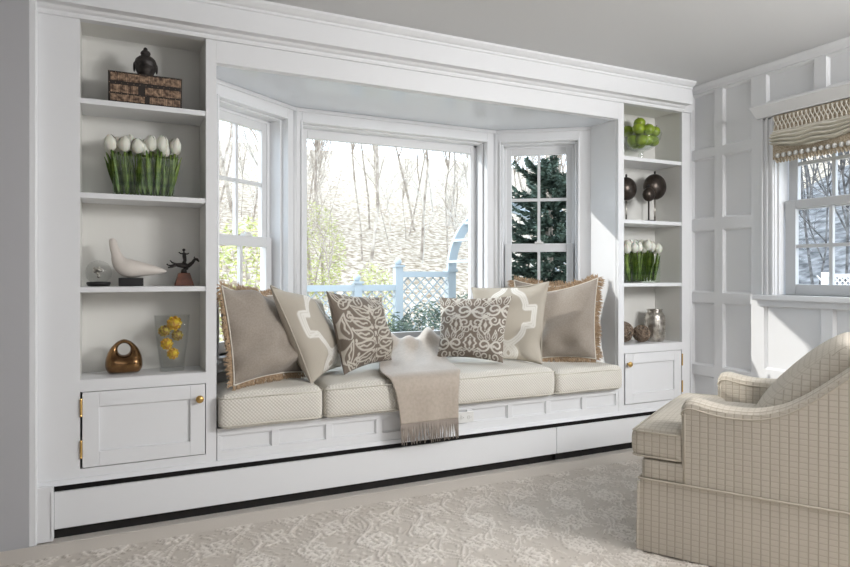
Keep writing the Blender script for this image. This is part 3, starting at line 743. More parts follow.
pillow('throw_pillow', 'brown pillow with cream paisley print left of the throw', 'pillow',
       atY(344, 375, .08), atY(392, 360, .32), atY(326, 291, .15), atY(382, 297, .42), .085, PAIS, pat_paisley, n=150, seed=4, wr=1.5)
pillow('throw_pillow', 'brown pillow with cream damask scrolls right of the throw', 'pillow',
       atY(437, 357, .33), atY(503, 363, .10), atY(439, 297, .42), atY(512, 296, .15), .085, DAMA, pat_damask, n=150, seed=5, wr=1.5)
pillow('throw_pillow', 'sunlit beige pillow with cream scroll embroidery behind the brown damask pillow', 'pillow',
       atY(478, 360, .40), atY(542, 364, .09), atY(472, 288, .48), atY(549, 282, .15), .075, OGEE, pat_ogee, n=130, seed=6, piping=OGEE, wr=2.5)
pillow('throw_pillow', 'large taupe linen fringed pillow leaning on the right end of the seat', 'pillow',
       atY(528, 360, .32), atY(596, 359, .05), atY(534, 294, .38), atY(598, 278, .11), .10, LINEN, fringe=True, seed=7, wr=3.5)
pillow('throw_pillow', 'taupe fringed pillow against the right bay window, behind the cream embroidered one', 'pillow',
       atY(516, 350, .50), atY(572, 350, .32), atY(514, 280, .52), atY(566, 286, .38), .035, LINEN, fringe=True, seed=8, n=44)

# ------------------------------------------------------------------ throw blanket
t = thing('throw_blanket', 'taupe fringed throw draped over the seat cushions and front edge', 'blanket', (1.53, -.09, .25))
rowsB = [(.60, .705, 1.52, 1.92), (.50, .715, 1.50, 1.90), (.42, .66, 1.45, 1.86), (.33, .625, 1.41, 1.83), (.22, .605, 1.36, 1.80), (.10, .602, 1.31, 1.77), (0.0, .60, 1.285, 1.74), (-.05, .595, 1.285, 1.73), (-.083, .575, 1.30, 1.705), (-.096, .53, 1.315, 1.695), (-.098, .47, 1.328, 1.688), (-.098, .41, 1.338, 1.685), (-.098, .348, 1.345, 1.684)]
rs = smoothpts(rowsB, 5); nu = len(rs); nv = 48
verts = []
for i, (Yp, Zp, Xl, Xr) in enumerate(rs):
    fb = max(0, 1 - i / (nu * .50))
    for j in range(nv):
        q = j / (nv - 1); x = Xl + (Xr - Xl) * q
        f1 = .020 * fb * math.sin(q * 17 + i * .12) + .018 * fb * math.sin(q * 8 + 1 - i * .16) + (.034 * fb ** 1.5 * math.exp(-((q - .72) / .16) ** 2))
        hang = max(0, (i / nu - .62) / .38)
        yy = Yp - .005 * hang * (1 + math.sin(q * 13 + 1.3)) - .004 * abs(math.sin(q * 7))* hang
        verts.append((x + .012 * fb * math.sin(i * .3 + q * 3) - 1.53, yy + .09, max(Zp + f1 + .012 * fb, Zp - .004) - .25))
o = npmesh('blanket_cloth', verts, gridfaces(nu, nv), THROW, t)
so_ = o.modifiers.new('thick', 'SOLIDIFY'); so_.thickness = .005; so_.offset = 1
bm = BM(); random.seed(5)
for k in range(62):
    q = (k + .5) / 62; x = 1.345 + .339 * q - 1.53; yy = -.098 - .005 * (1 + math.sin(q * 13 + 1.3)) - .004 * abs(math.sin(q * 7)) + .09
    a_ = random.uniform(-.006, .006); l_ = .105 + random.uniform(-.015, .01)
    tube(bm, [(x, yy - .001, .100), (x + a_ * .3, yy - .003, .07), (x + a_, yy - .004, .04), (x + a_ * 1.4 + random.uniform(-.004, .004), yy - .003, .10 - l_)], [.0034, .0038, .0032, .002], 5)
obj('fringe', bm, TFR, t, smooth=True)['label'] = 'twisted grey-brown fringe'

# ------------------------------------------------------------------ armchair
CH = Vector((1.922, -1.192, 0)); fv = Vector((-.506, .863, 0)); rv = Vector((.863, .506, 0))
ch = thing('armchair', 'cream windowpane-check upholstered armchair with skirt, swooping arms', 'armchair', CH, math.atan2(rv.y, rv.x))
# local frame: x = across (0..0.8), y = forward (0 at skirt front, negative to the back)
W = .96; DP = .90
bm = BM()
n_ = 26
loop = []
for i in range(n_ + 1): loop.append((W * i / n_, 0))
for i in range(1, n_ + 1): loop.append((W, -DP * i / n_))
for i in range(1, n_ + 1): loop.append((W - W * i / n_, -DP))
for i in range(1, n_): loop.append((0, -DP + DP * i / n_))
def skl(z, fl):
    cx, cy = W / 2, -DP / 2; k = 1 + fl
    return [bm.verts.new((cx + (x - cx) * (1 + fl) + .001 * math.sin(40 * (x + y)), cy + (y - cy) * (1 + fl) + .002 * math.sin(25 * (x - y)), z)) for x, y in loop]
r0 = [skl(z, fl) for z, fl in ((.012, .012), (.11, .008), (.20, .004), (.30, 0))]
for a, b in zip(r0, r0[1:]):
    for i in range(len(a)): bm.faces.new((a[i], a[(i + 1) % len(a)], b[(i + 1) % len(a)], b[i]))
bm.faces.new(r0[-1]); bm.faces.new(r0[0][::-1])
obj('skirt', bm, CHAIRF, ch, uv=True)
bm = BM(); e = .004
tube(bm, [(-e, -DP, .301), (-e, -.02, .301), (0, e, .301), (W, e, .301), (W + e, 0, .301), (W + e, -DP, .301), (-e, -DP, .301)], .005, 6); obj('welt', bm, CHAIRW, ch)
for q in ((-.012, .004), (W + .004, .004)):
    bm = BM(); tube(bm, [(q[0] + .004, .004, .29), (q[0], .008, .02)], .005, 6); obj('skirt_pleat', bm, CHAIRF, ch, uv=True)
bm = BM(); rbox(bm, W / 2, -.20, .338, W / 2 - .002, .20, .045, .02, 8); obj('front_rail', bm, CHAIRF, ch, smooth=True, uv=True)
prof = smoothpts([(.155, .600), (.168, .622), (.20, .628), (.26, .616), (.33, .609), (.42, .613), (.50, .637), (.56, .672), (.62, .717), (.70, .785), (.78, .85), (.84, .885), (.90, .90)], 4)
def arm(x0, x1, sgn):
    bm = BM(); pts = [(.155, .302)] + [(k, z) for k, z in prof] + [(.90, .302)]
    N = 8; cx = (x0 + x1) / 2; hw = (x1 - x0) / 2
    ringL = []
    # rounded cross-section: lower the top towards both faces
    secs = [(-1, .030), (-.93, .010), (-.75, 0.001), (0, -.003), (.75, .001), (.93, .010), (1, .030)]
    for u, dz in secs:
        ring_ = []
        for i, (k, z) in enumerate(pts):
            top = 0 < i < len(pts) - 1
            kk = k + (dz * .5 if k < .17 else 0)
            ring_.append(bm.verts.new((cx + u * hw, -kk, z - (dz if top else 0))))
        ringL.append(ring_)
    for a, b in zip(ringL, ringL[1:]):
        for i in range(len(a)): bm.faces.new((a[i], a[(i + 1) % len(a)], b[(i + 1) % len(a)], b[i]))
    bm.faces.new(ringL[0][::-1]); bm.faces.new(ringL[-1])
    a_ = obj('arm', bm, CHAIRF, ch, uv=True)
    m_ = a_.modifiers.new('b', 'BEVEL'); m_.width = .006; m_.segments = 2; m_.limit_method = 'ANGLE'; m_.angle_limit = R(45)
    bm = BM()
    for xx in (x0, x1):
        tube(bm, [(xx, -k - (.016 if i == 0 else 0), z - .028) for i, (k, z) in enumerate(prof)], .0035, 6)
        tube(bm, [(xx, -.17, .31), (xx, -.171, .58)], .0035, 6)
    obj('piping', bm, CHAIRW, a_, smooth=True)
arm(0, .13, -1); arm(W - .13, W, 1)
bm = BM()
def fb(p, uvw):
    u, v, w = uvw; p.y -= .03 * (w + 1) / 2; p.z -= .03 * u * u * (w > .5); return p
rbox(bm, W / 2, -.81, .60, W / 2 - .02, .085, .295, .04, 12, fb); obj('back', bm, CHAIRF, ch, smooth=True, uv=True)
bm = BM()
def fc(p, uvw):
    u, v, w = uvw
    if p.y < -.165: p.x = W / 2 + (p.x - W / 2) * .665          # T shape: narrow between the arms
    if w > 0: p.z += .030 * (1 - u * u) * (1 - v * v) ** .5 * w
    p.y += .012 * (1 - w * w) * (v > 0) * v
    return p
rbox(bm, W / 2, -.335, .440, W / 2 - .004, .365, .060, .028, 22, fc)
o = obj('seat_cushion', bm, CHAIRF, ch, smooth=True, uv=True)
bm = BM()
for z in (.488, .390):
    tube(bm, [(0.006, -.15, z), (.003, 0.01, z), (.018, .032, z), (W / 2, .036, z + .002), (W - .018, .032, z), (W - .003, .01, z), (W - .006, -.15, z)], .004, 6)
obj('piping', bm, CHAIRW, o, smooth=True)
bm = BM()
def fp(p, uvw):
    u, v, w = uvw
    c = Vector((W / 2, -.59, .645)); q = p - c
    q.y += .045 * v * (1 - u * u) * (1 - w * w)
    return c + Matrix.Rotation(R(44), 3, 'X') @ q
rbox(bm, W / 2, -.59, .645, W / 2 - .14, .08, .26, .05, 14, fp)
o = obj('back_cushion', bm, CHAIRF, ch, smooth=True, uv=True)
# ------------------------------------------------------------------ shelf objects
def yrow(px, py, Y): p = atY(px, py, Y); return p
Z1, Z2, Z3, Z4 = 1.888, 1.479, 1.069, .668
# bamboo box and head
t = thing('bamboo_box', 'dark lacquered box with bamboo slat rows on the top left shelf', 'box', (.145, .11, Z1))
bm = BM(); box(bm, -.155, .155, -.07, .07, 0, .144); obj('box_body', bm, DWOOD, t, bevel=.002)
bm = BM(); random.seed(3)
for z0, z1, brk in ((.010, .042, (.0,)), (.048, .084, (-.02,)), (.100, .136, ())):
    x = -.145
    while x < .143:
        w_ = random.uniform(.005, .010)
        if not any(abs(x - b) < .012 for b in brk): box(bm, x, x + w_ * .85, -.0735, -.069, z0 + random.uniform(0, .002), z1 - random.uniform(0, .002))
        x += w_
for x in [-.15 + .025 * k for k in range(13)]:
    for z in (.006, .045, .092, .140): ball(bm, (x, -.071, z), .0018, 6, 4)
obj('bamboo_slats', bm, BAMB, t)
t = thing('buddha_head', 'dark carved stone head with topknot standing on the bamboo box', 'sculpture', (.145, .11, Z1 + .145))
t.scale = (1.22, 1.22, 1.02)
t.location.y = .082
bm = BM(); rings = 26; seg = 26; V_ = []
for i in range(rings + 1):
    f = i / rings; z = f * .098
    base_r = [(.0, .026), (.12, .030), (.25, .0355), (.45, .040), (.62, .041), (.78, .036), (.9, .025), (1.0, .008)]
    for (a, ra), (b, rb_) in zip(base_r, base_r[1:]):
        if a <= f <= b: rr = ra + (rb_ - ra) * (f - a) / (b - a)
    ring_ = []
    for k in range(seg):
        th = 2 * math.pi * k / seg; r_ = rr
        fr_ = max(0, -math.sin(th))
        if f > .55: r_ += .0016 * math.sin(th * 13) * math.sin(f * 60)      # curls
        r_ += .010 * math.exp(-((f - .36) / .07) ** 2) * max(0, math.cos(th + math.pi / 2)) ** 14   # nose
        r_ += .003 * math.exp(-((f - .19) / .04) ** 2) * fr_ ** 6                   # mouth
        r_ -= .004 * math.exp(-((f - .43) / .05) ** 2) * (math.exp(-((th - 1.5 * math.pi - .35) / .18) ** 2) + math.exp(-((th - 1.5 * math.pi + .35) / .18) ** 2))
        ring_.append(bm.verts.new((r_ * .95 * math.cos(th), r_ * math.sin(th) * 1.05, z)))
    V_.append(ring_)
for a, b in zip(V_, V_[1:]):
    for k in range(seg): bm.faces.new((a[k], a[(k + 1) % seg], b[(k + 1) % seg], b[k]))
bm.faces.new(V_[0][::-1]); bm.faces.new(V_[-1])
obj('head', bm, IRON, t, smooth=True)
bm = BM(); ball(bm, (0, 0, .104), .018, 14, 8, (1, 1, .9)); ball(bm, (0, 0, .121), .008, 10, 8, (1, 1, 1.4)); obj('topknot', bm, IRON, t, smooth=True)
for s in (-1, 1):
    bm = BM(); ball(bm, (s * .039, .004, .040), .010, 10, 8, (.45, .7, 2.3)); obj('ear', bm, IRON, t, smooth=True)

# tulips in rectangular vases
def tulip_proto():
    t = thing('tulip', 'x', 'flower')
    bm = BM(); tube(bm, [(0, 0, 0), (.003, 0, .08), (-.002, .002, .15), (0, 0, .205)], .0040, 6); obj('stem', bm, LEAF, t, smooth=True)
    bm = BM()
    for k in range(6):
        a = k * math.pi / 3 + .2; ro = 1.0 if k % 2 else .93
        rr = [(.003, 0), (.0165, .010), (.0205, .024), (.018, .038), (.010, .050), (.003, .054)]
        g = []
        for i, (r_, z) in enumerate(rr):
            hw = (.55, .62, .62, .58, .45, .15)[i]
            g.append([bm.verts.new((r_ * ro * math.cos(a + w_ * hw), r_ * ro * math.sin(a + w_ * hw), .20 + z * (1.42 if k % 2 else 1.34))) for w_ in (-1, -.5, 0, .5, 1)])
        for p, q in zip(g, g[1:]):
            for j in range(4): bm.faces.new((p[j], p[j + 1], q[j + 1], q[j]))
    obj('bloom', bm, PETAL, t, smooth=True)
    for s, tilt, lw_ in ((1, .45, .0105), (-1, .75, .008), (1, -.7, .011), (-1, -.3, .0075)):
        bm = BM(); g = []
        for i in range(8):
            f = i / 7; z = .008 + f * (.16 + lw_ * 3.2); w_ = lw_ * math.sin(math.pi * min(.98, f * .9 + .08)); yy = s * (.006 + .005 * f * f)
            g.append([bm.verts.new((-w_, yy + .003, z)), bm.verts.new((0, yy, z)), bm.verts.new((w_, yy + .003, z))])
        for p, q in zip(g, g[1:]):
            bm.faces.new((p[0], p[1], q[1], q[0])); bm.faces.new((p[1], p[2], q[2], q[1]))
        o = obj('leaf', bm, LEAF, t, smooth=True); o.rotation_euler = (0, tilt * .17, tilt * 1.6)
    return t
PT = tulip_proto(); used = False
def tulip_vase(cx, cy, z, wx, hz, pos, vlab, tlabs, grp, seed):
    global used
    t = thing('glass_vase', vlab, 'vase', (cx, cy, z)); hx, hy = wx / 2, .045
    bm = BM(); g = .003
    box(bm, -hx, hx, -hy, -hy + g, 0, hz); box(bm, -hx, hx, hy - g, hy, 0, hz); box(bm, -hx, -hx + g, -hy + g, hy - g, 0, hz); box(bm, hx - g, hx, -hy + g, hy - g, 0, hz); box(bm, -hx + g, hx - g, -hy + g, hy - g, 0, .008)
    obj('vase_wall', bm, VASEG, t)
    rnd = random.Random(seed)
    order = sorted(range(len(pos)), key=lambda q: pos[q][0]); rank = {q: r_ for r_, q in enumerate(order)}; n_t = len(pos)
    names = ['leftmost', 'second from the left', 'third from the left', 'fourth from the left', 'fifth from the left', 'sixth from the left', 'seventh from the left', 'eighth from the left', 'ninth from the left']
    ordl = {r_: (names[r_] if r_ < (n_t + 1) // 2 else names[n_t - 1 - r_].replace('leftmost', 'rightmost').replace('from the left', 'from the right')) for r_ in range(n_t)}
    for i, (fxp, fyp, ht) in enumerate(pos):
        o = copytree(PT) if used else PT; used = True
        o.location = (cx + fxp * (hx - .02), cy + fyp * (hy - .014), z + .009); o.rotation_euler = (rnd.uniform(-.06, .06), rnd.uniform(-.03, .03) + .10 * fxp, rnd.uniform(0, 6)); 
        # keep the lean in world directions: rotate about z last
        lean = Matrix.Rotation(.10 * fxp + rnd.uniform(-.05, .05), 4, 'Y') @ Matrix.Rotation(.10 * -fyp, 4, 'X')
        rotz = Matrix.Rotation(rnd.choice((0, math.pi)) + rnd.uniform(-.9, .9) + FA - R(90), 4, 'Z'); s_ = ht / .254
        o.matrix_world = Matrix.Translation(o.location) @ lean @ rotz @ Matrix.Diagonal((1.38, 1.38, s_, 1))
        o['label'] = ordl[rank[i]] + tlabs; o['group'] = grp
posL = [(-1, -.6, .248), (-.82, .5, .252), (-.66, -.7, .245), (-.5, .6, .262), (-.36, -.2, .258), (-.24, -.8, .238), (-.08, .5, .25), (.02, -.4, .236), (.14, .8, .262), (.26, -.6, .258), (.4, .3, .248), (.5, -.7, .262), (.62, .6, .245), (.72, -.3, .235), (.85, .5, .262), (1, -.6, .256), (.97, .7, .25), (-.95, .9, .24)]
tulip_vase(.140, .12, Z2, .262, .182, posL, 'rectangular clear glass vase holding white tulips on the left bookcase', ' of the white tulips in the left bookcase vase', 'white tulips in the left vase', 1)
posR = [(-1, -.5, .235), (-.8, .6, .25), (-.65, -.7, .24), (-.45, .3, .26), (-.3, -.6, .245), (-.1, .6, .262), (.05, -.3, .24), (.2, -.8, .262), (.35, .5, .262), (.5, -.5, .25), (.7, .3, .245), (.85, -.7, .24), (1, .4, .235), (-.9, 0, .258), (.6, .9, .258), (0, 0.1, .262)]
tulip_vase(3.222, .12, 1.057 + .012, .27, .182, posR, 'rectangular clear glass vase holding white tulips on the right bookcase', ' of the white tulips in the right bookcase vase', 'white tulips in the right vase', 2)

# glass ball, bird, rider
t = thing('glass_paperweight', 'clear crackled glass ball on a black round base, left bookcase', 'paperweight', (-.048, .12, Z3))
bm = BM(); lathe(bm, [(0, 0), (.044, 0), (.050, .014), (.048, .02), (0, .022)], 24); obj('base', bm, BLACK, t, smooth=True)
bm = BM(); ball(bm, (0, 0, .063), .054, 24, 16)
for v in bm.verts: v.co += (v.co - Vector((0, 0, .063))).normalized() * .003 * noise.noise(v.co * 60)
obj('glass_ball', bm, CRYST, t, smooth=True)
bm = BM()
for k in range(14):
    a = random.uniform(0, 6.28); r_ = random.uniform(.0, .03); ball(bm, (r_ * math.cos(a), r_ * math.sin(a), .055 + random.uniform(-.012, .028)), random.uniform(.004, .010), 8, 6)
obj('inner_bubbles', bm, SILV, t, smooth=True)
t = thing('bird_sculpture', 'smooth white abstract bird with pointed tail on a black block', 'sculpture', (.085, .12, Z3))
bm = BM(); box(bm, -.052, .052, -.03, .03, 0, .038); obj('plinth', bm, BLACK, t, bevel=.002)
bm = BM()
path = [(-.078, .218, .008), (-.077, .210, .0145), (-.074, .195, .0175), (-.070, .175, .019), (-.062, .150, .0215), (-.054, .122, .029), (-.038, .098, .038), (-.012, .083, .0435), (.02, .079, .039), (.06, .077, .030), (.10, .073, .021), (.135, .070, .011), (.152, .068, .004)]
path = smoothpts(path, 3)
tube(bm, [(x, 0, z) for x, z, r_ in path], [r_ for x, z, r_ in path], 20); 
for v in bm.verts: v.co.y *= .85
obj('bird_body', bm, PLAST, t, smooth=True)
t = thing('rider_statuette', 'small dark bronze acrobat on a leaping horse on a reddish wood base', 'sculpture', (.315, .12, Z3))
t.scale = (1.15, 1.15, 1.08)
bm = BM()
v0 = [bm.verts.new((x, y, 0)) for x, y in ((-.038, -.03), (.038, -.03), (.038, .03), (-.038, .03))]; v1 = [bm.verts.new((x, y, .056)) for x, y in ((-.022, -.018), (.022, -.018), (.022, .018), (-.022, .018))]
bm.faces.new(v0[::-1]); bm.faces.new(v1)
for i in range(4): bm.faces.new((v0[i], v0[(i + 1) % 4], v1[(i + 1) % 4], v1[i]))
obj('plinth', bm, WOODB, t, bevel=.002)
bm = BM()
T_ = lambda pts, r_: tube(bm, [(x, y, z) for x, y, z in pts], r_, 8)
T_([(-.030, 0, .092), (-.010, 0, .090), (.008, 0, .086), (.022, 0, .090)], [.008, .011, .010, .009])       # horse body
T_([(.020, 0, .090), (.034, 0, .103), (.042, 0, .116)], [.009, .007, .006]); T_([(.040, 0, .119), (.052, 0, .117), (.060, 0, .106)], [.006, .006, .003])
T_([(.040, 0, .122), (.043, 0, .130)], [.003, .001])
T_([(-.030, .004, .092), (-.046, .004, .088), (-.060, .004, .090), (-.066, .004, .096)], [.006, .005, .003, .003]); T_([(-.030, -.004, .090), (-.048, -.004, .082), (-.062, -.004, .080)], [.006, .004, .003])
T_([(-.030, 0, .096), (-.046, 0, .102), (-.054, 0, .112)], [.004, .003, .002])
T_([(.006, .004, .084), (.002, .004, .072), (-.008, .004, .068)], [.006, .005, .004]); T_([(.014, -.004, .084), (.012, -.004, .074), (-.004, -.004, .064)], [.006, .005, .004]); T_([(0, 0, .072), (0, 0, .055)], [.010, .013])
obj('horse', bm, IRON, t, smooth=True)
bm = BM()
T_([(.000, 0, .098), (.004, 0, .112), (.002, 0, .130), (.000, 0, .145)], [.008, .007, .008, .006]); T_([(.0, 0, .143), (0, 0, .152)], .003); ball(bm, (0, 0, .158), .0065, 10, 8)
T_([(0, 0, .142), (-.012, 0, .142), (-.020, 0, .148)], [.004, .003, .0025]); T_([(0, 0, .142), (.012, 0, .140), (.020, 0, .144)], [.004, .003, .0025])
T_([(.0, .004, .100), (.012, .006, .094), (.010, .008, .082)], [.005, .004, .003]); T_([(.0, -.004, .100), (.012, -.008, .094), (.008, -.010, .082)], [.005, .004, .003])
obj('rider', bm, IRON, t, smooth=True)

# bronze vessel with a hole
t = thing('bronze_vessel', 'glossy bronze teardrop vessel with a round hole on the lowest left shelf', 'sculpture', (.056, .12, Z4))
bm = BM(); NB, NS = 48, 14
# closed torus-like body: hole centre at z=.098, outer outline teardrop
hole = Vector((0.002, 0, .112)); hr = .026
G_ = []
for i in range(NB):
    th = 2 * math.pi * i / NB; dx, dz = math.cos(th), math.sin(th)
    # outer radius from the hole centre to the teardrop outline
    ro = hr
    while True:
        z_ = hole.z + ro * dz; x_ = abs(ro * dx)
        if z_ < .0 or z_ > .1575: break
        wz = .080 * max(0, 1 - ((z_ - .038) / .1195) ** 2) ** .60 if z_ > .038 else .080 - .016 * ((.038 - z_) / .038) ** 2
        if x_ > wz: break
        ro += .0008
    rm = (ro + hr) / 2; rt = (ro - hr) / 2
    ty = min(.056, .012 + rt * .9)
    ring_ = []
    for k in range(NS):
        a = 2 * math.pi * k / NS; rad = rm + rt * math.cos(a); y = ty * math.sin(a) * (1 if math.sin(a) else 1)
        p = Vector((dx * rad, y, hole.z + dz * rad)); p.z = max(p.z, 0.001); ring_.append(bm.verts.new(p))
    G_.append(ring_)
for i in range(NB):
    a, b = G_[i], G_[(i + 1) % NB]
    for k in range(NS): bm.faces.new((a[k], a[(k + 1) % NS], b[(k + 1) % NS], b[k]))
o = obj('bronze_body', bm, BRONZ, t, smooth=True); sb = o.modifiers.new('s', 'SUBSURF'); sb.levels = 1; sb.render_levels = 2
# textured glass vase with blooms
t = thing('glass_vase', 'tapered textured glass vase with yellow blooms on the lowest left shelf', 'vase', (.262, .12, Z4))
bm = BM()
def sqr(r_, z, k=4.0, seg=32):
    out = []
    for i in range(seg):
        a = 2 * math.pi * i / seg; c, s = math.cos(a), math.sin(a); q = r_ / (abs(c) ** k + abs(s) ** k) ** (1 / k)
        w_ = 1 + .02 * noise.noise(Vector((c * 5, s * 5, z * 60)))
        out.append(bm.verts.new((q * c * w_, q * s * .7 * w_, z)))
    return out
rr = [sqr(.052, 0), sqr(.054, .02), sqr(.060, .08), sqr(.068, .14), sqr(.074, .20), sqr(.078, .262), sqr(.0745, .262), sqr(.066, .15), sqr(.054, .05), sqr(.048, .018)]
for a, b in zip(rr, rr[1:]):
    for k in range(32): bm.faces.new((a[k], a[(k + 1) % 32], b[(k + 1) % 32], b[k]))
bm.faces.new(rr[0][::-1]); bm.faces.new(rr[-1])
obj('vase_wall', bm, CRYST, t, smooth=True)
def bloom(loc, r_, m, lab):
    bm = BM(); random.seed(int(loc[0] * 1e4) & 255)
    for layer, (n_p, rs_, tilt) in enumerate(((9, 1.0, .25), (8, .85, .6), (7, .7, .95), (5, .45, 1.3))):
        for k in range(n_p):
            a = 2 * math.pi * (k + layer * .4) / n_p
            for s_ in (-1, 1):
                M_ = Matrix.Rotation(a, 4, 'Y') @ Matrix.Rotation(s_ * tilt, 4, 'X' if 0 else 'Z')
                g = []
                for i in range(4):
                    f = i / 3; w_ = r_ * .34 * math.sin(math.pi * (.15 + .7 * f)); rad = r_ * rs_ * (.25 + .75 * f)
                    g.append([bm.verts.new(M_ @ Vector((rad, s_ * -.2 * r_ + .12 * r_ * abs(u) , u * w_))) for u in (-1, 0, 1)])
                for p, q in zip(g, g[1:]):
                    for j in range(2): bm.faces.new((p[j], p[j + 1], q[j + 1], q[j]))
    ball(bm, (0, 0, 0), r_ * .72, 12, 8)
    o = obj('bloom', bm, m); o.location = loc; tag(o, lab, 'flower'); return o
bz = Z4
bloom((.272, .115, bz + .223), .034, YELL, 'large yellow bloom at the top of the textured glass vase')
bloom((.228, .120, bz + .188), .027, YELG, 'russet-edged yellow bloom at upper left in the textured glass vase')
bloom((.286, .125, bz + .165), .026, YELG, 'greenish yellow bloom at right in the textured glass vase')
bloom((.238, .110, bz + .128), .028, YELL, 'bright yellow bloom at middle left in the textured glass vase')
bloom((.266, .115, bz + .080), .027, YELL, 'lowest yellow bloom near the bottom of the textured glass vase')

# right bookcase: apple bowl
bx, byy, bz = 3.225, .12, Z1 - .013
t = thing('footed_glass_bowl', 'clear footed glass bowl heaped with green apples, top right shelf', 'bowl', (bx, byy, bz + .0))
ZT = Z1
t.location.z = ZT
t.scale = (1.0, 1.0, 1.22)
bm = BM(); lathe(bm, [(0, 0), (.050, .0), (.050, .005), (.016, .010), (.013, .020), (.018, .032), (.013, .045), (.020, .055), (.06, .065), (.100, .085), (.125, .115), (.136, .150), (.133, .150), (.121, .117), (.096, .090), (.055, .071), (0, .066)], 32); obj('bowl_glass', bm, BOWLG, t, smooth=True)
def apple_proto():
    t = thing('apple', 'x', 'apple')
    bm = BM(); r_ = .040; pr = []
    for i in range(15):
        a = math.pi * i / 14; rr_ = r_ * math.sin(a) * (1 + .06 * math.cos(a)); zz = -r_ * .92 * math.cos(a)
        if i > 11: zz -= .006 * (i - 11) / 3 * (i - 11) / 1.5 * .5
        pr.append((max(rr_, 0), zz + r_ * .92))
    pr[-1] = (0, pr[-1][1] - .002); lathe(bm, pr, 20); obj('apple_skin', bm, APPLE, t, smooth=True)
    bm = BM(); tube(bm, [(0, 0, .062), (.002, 0, .072), (.004, .001, .080)], .0018, 6); obj('stem', bm, STEMM, t)
    return t
PA = apple_proto()
ap = [(-.055, -.052, .083), (.0, -.072, .086), (.055, -.040, .088), (.052, .035, .09), (-.02, .06, .088), (-.068, .02, .092),
      (-.074, -.035, .160), (.012, -.062, .158), (.086, -.02, .158), (-.055, .05, .164), (.045, .055, .165), (0.0, -.002, .212)]
apl = ['lowest front-left', 'lowest front-centre', 'lowest front-right', 'lowest back-right', 'lowest back-centre', 'lowest far-left', 'large left upper', 'front middle upper', 'right upper', 'back-left upper', 'back-right upper', 'topmost']
for i, (x, y, z) in enumerate(ap):
    o = PA if i == 0 else copytree(PA)
    o.location = (bx + x, byy + y, ZT + z + .014); o.rotation_euler = (random.uniform(-.5, .5), random.uniform(-.5, .5), random.uniform(0, 6))
    o['label'] = apl[i] + ' green apple in the footed glass bowl'; o['group'] = 'green apples in the glass bowl'
# balls on rods
def globe(cx, cy, hc, r_, lab):
    t = thing('ball_sculpture', lab, 'sculpture', (cx, cy, 1.479), 0, 'dark metal balls on rods')
    bm = BM(); box(bm, -.026, .026, -.03, .03, 0, .006); obj('base', bm, BLACK, t)
    bm = BM(); tube(bm, [(0, 0, .006), (0, 0, hc - r_ * .95)], .0055, 8); obj('rod', bm, SILV if r_ > .05 else SPHM, t, smooth=True)
    bm = BM(); ball(bm, (0, 0, hc), r_, 28, 18, (1, .7, 1.0)); obj('ball', bm, SPHM, t, smooth=True)
    bm = BM(); tube(bm, [(0, 0, hc + r_ * .97), (0, 0, hc + r_ + .012)], .006, 8); ball(bm, (0, 0, hc + r_ + .014), .007, 8, 6); obj('finial', bm, BLACK, t, smooth=True)
globe(3.075, .10, .212, .078, 'dark metal ball on a rod, leftmost, partly behind the frame')
globe(3.225, .05, .178, .047, 'smallest dark metal ball on a short rod, between the larger two')
globe(3.352, .12, .245, .088, 'largest dark metal ball on a tall rod, rightmost')
# silver vase and twig balls
t = thing('silver_vase', 'studded antiqued silver vase on the lowest right shelf', 'vase', (3.350, .12, Z4))
t.scale = (1.08, 1.08, .98)
bm = BM(); lathe(bm, [(0, 0), (.050, 0), (.056, .01), (.060, .03), (.062, .10), (.060, .17), (.052, .195), (.044, .202), (.044, .215), (.050, .222), (.046, .222), (.040, .20), (.04, .05), (0, .04)], 28)
for k in range(16):
    a = 2 * math.pi * k / 16
    for j in range(11): z = .022 + j * .0155; rr_ = .0605 if z < .17 else .057; ball(bm, (rr_ * math.cos(a), rr_ * math.sin(a), z), .0042, 6, 4)
obj('vase_body', bm, SILV, t, smooth=True)
def twigball(cx, cy, r_, lab, sd_):
    rnd = random.Random(sd_); bm = BM()
    for k in range(42):
        ax = Vector((rnd.gauss(0, 1), rnd.gauss(0, 1), rnd.gauss(0, 1))).normalized(); u_ = ax.orthogonal().normalized(); w_ = ax.cross(u_); off = rnd.uniform(-.6, .6); rr_ = math.sqrt(1 - off * off)
        a0 = rnd.uniform(0, 6.28); ln = rnd.uniform(2.5, 5.5); wob = rnd.uniform(.94, 1.0)
        tube(bm, [Vector((0, 0, r_)) + (ax * off + (u_ * math.cos(a0 + ln * i / 9) + w_ * math.sin(a0 + ln * i / 9)) * rr_) * (r_ - .003) * wob for i in range(10)], .0028, 5)
    ball(bm, (0, 0, r_), r_ * .6, 10, 8)
    o = obj('twig_ball', bm, TWIG, smooth=True); o.location = (cx, cy, Z4); tag(o, lab, 'decoration', 'woven twig balls')
twigball(3.085, .14, .072, 'larger dark woven twig ball, leftmost on the lowest right shelf', 3)
twigball(3.200, .09, .060, 'smaller woven twig ball beside the silver vase', 4)

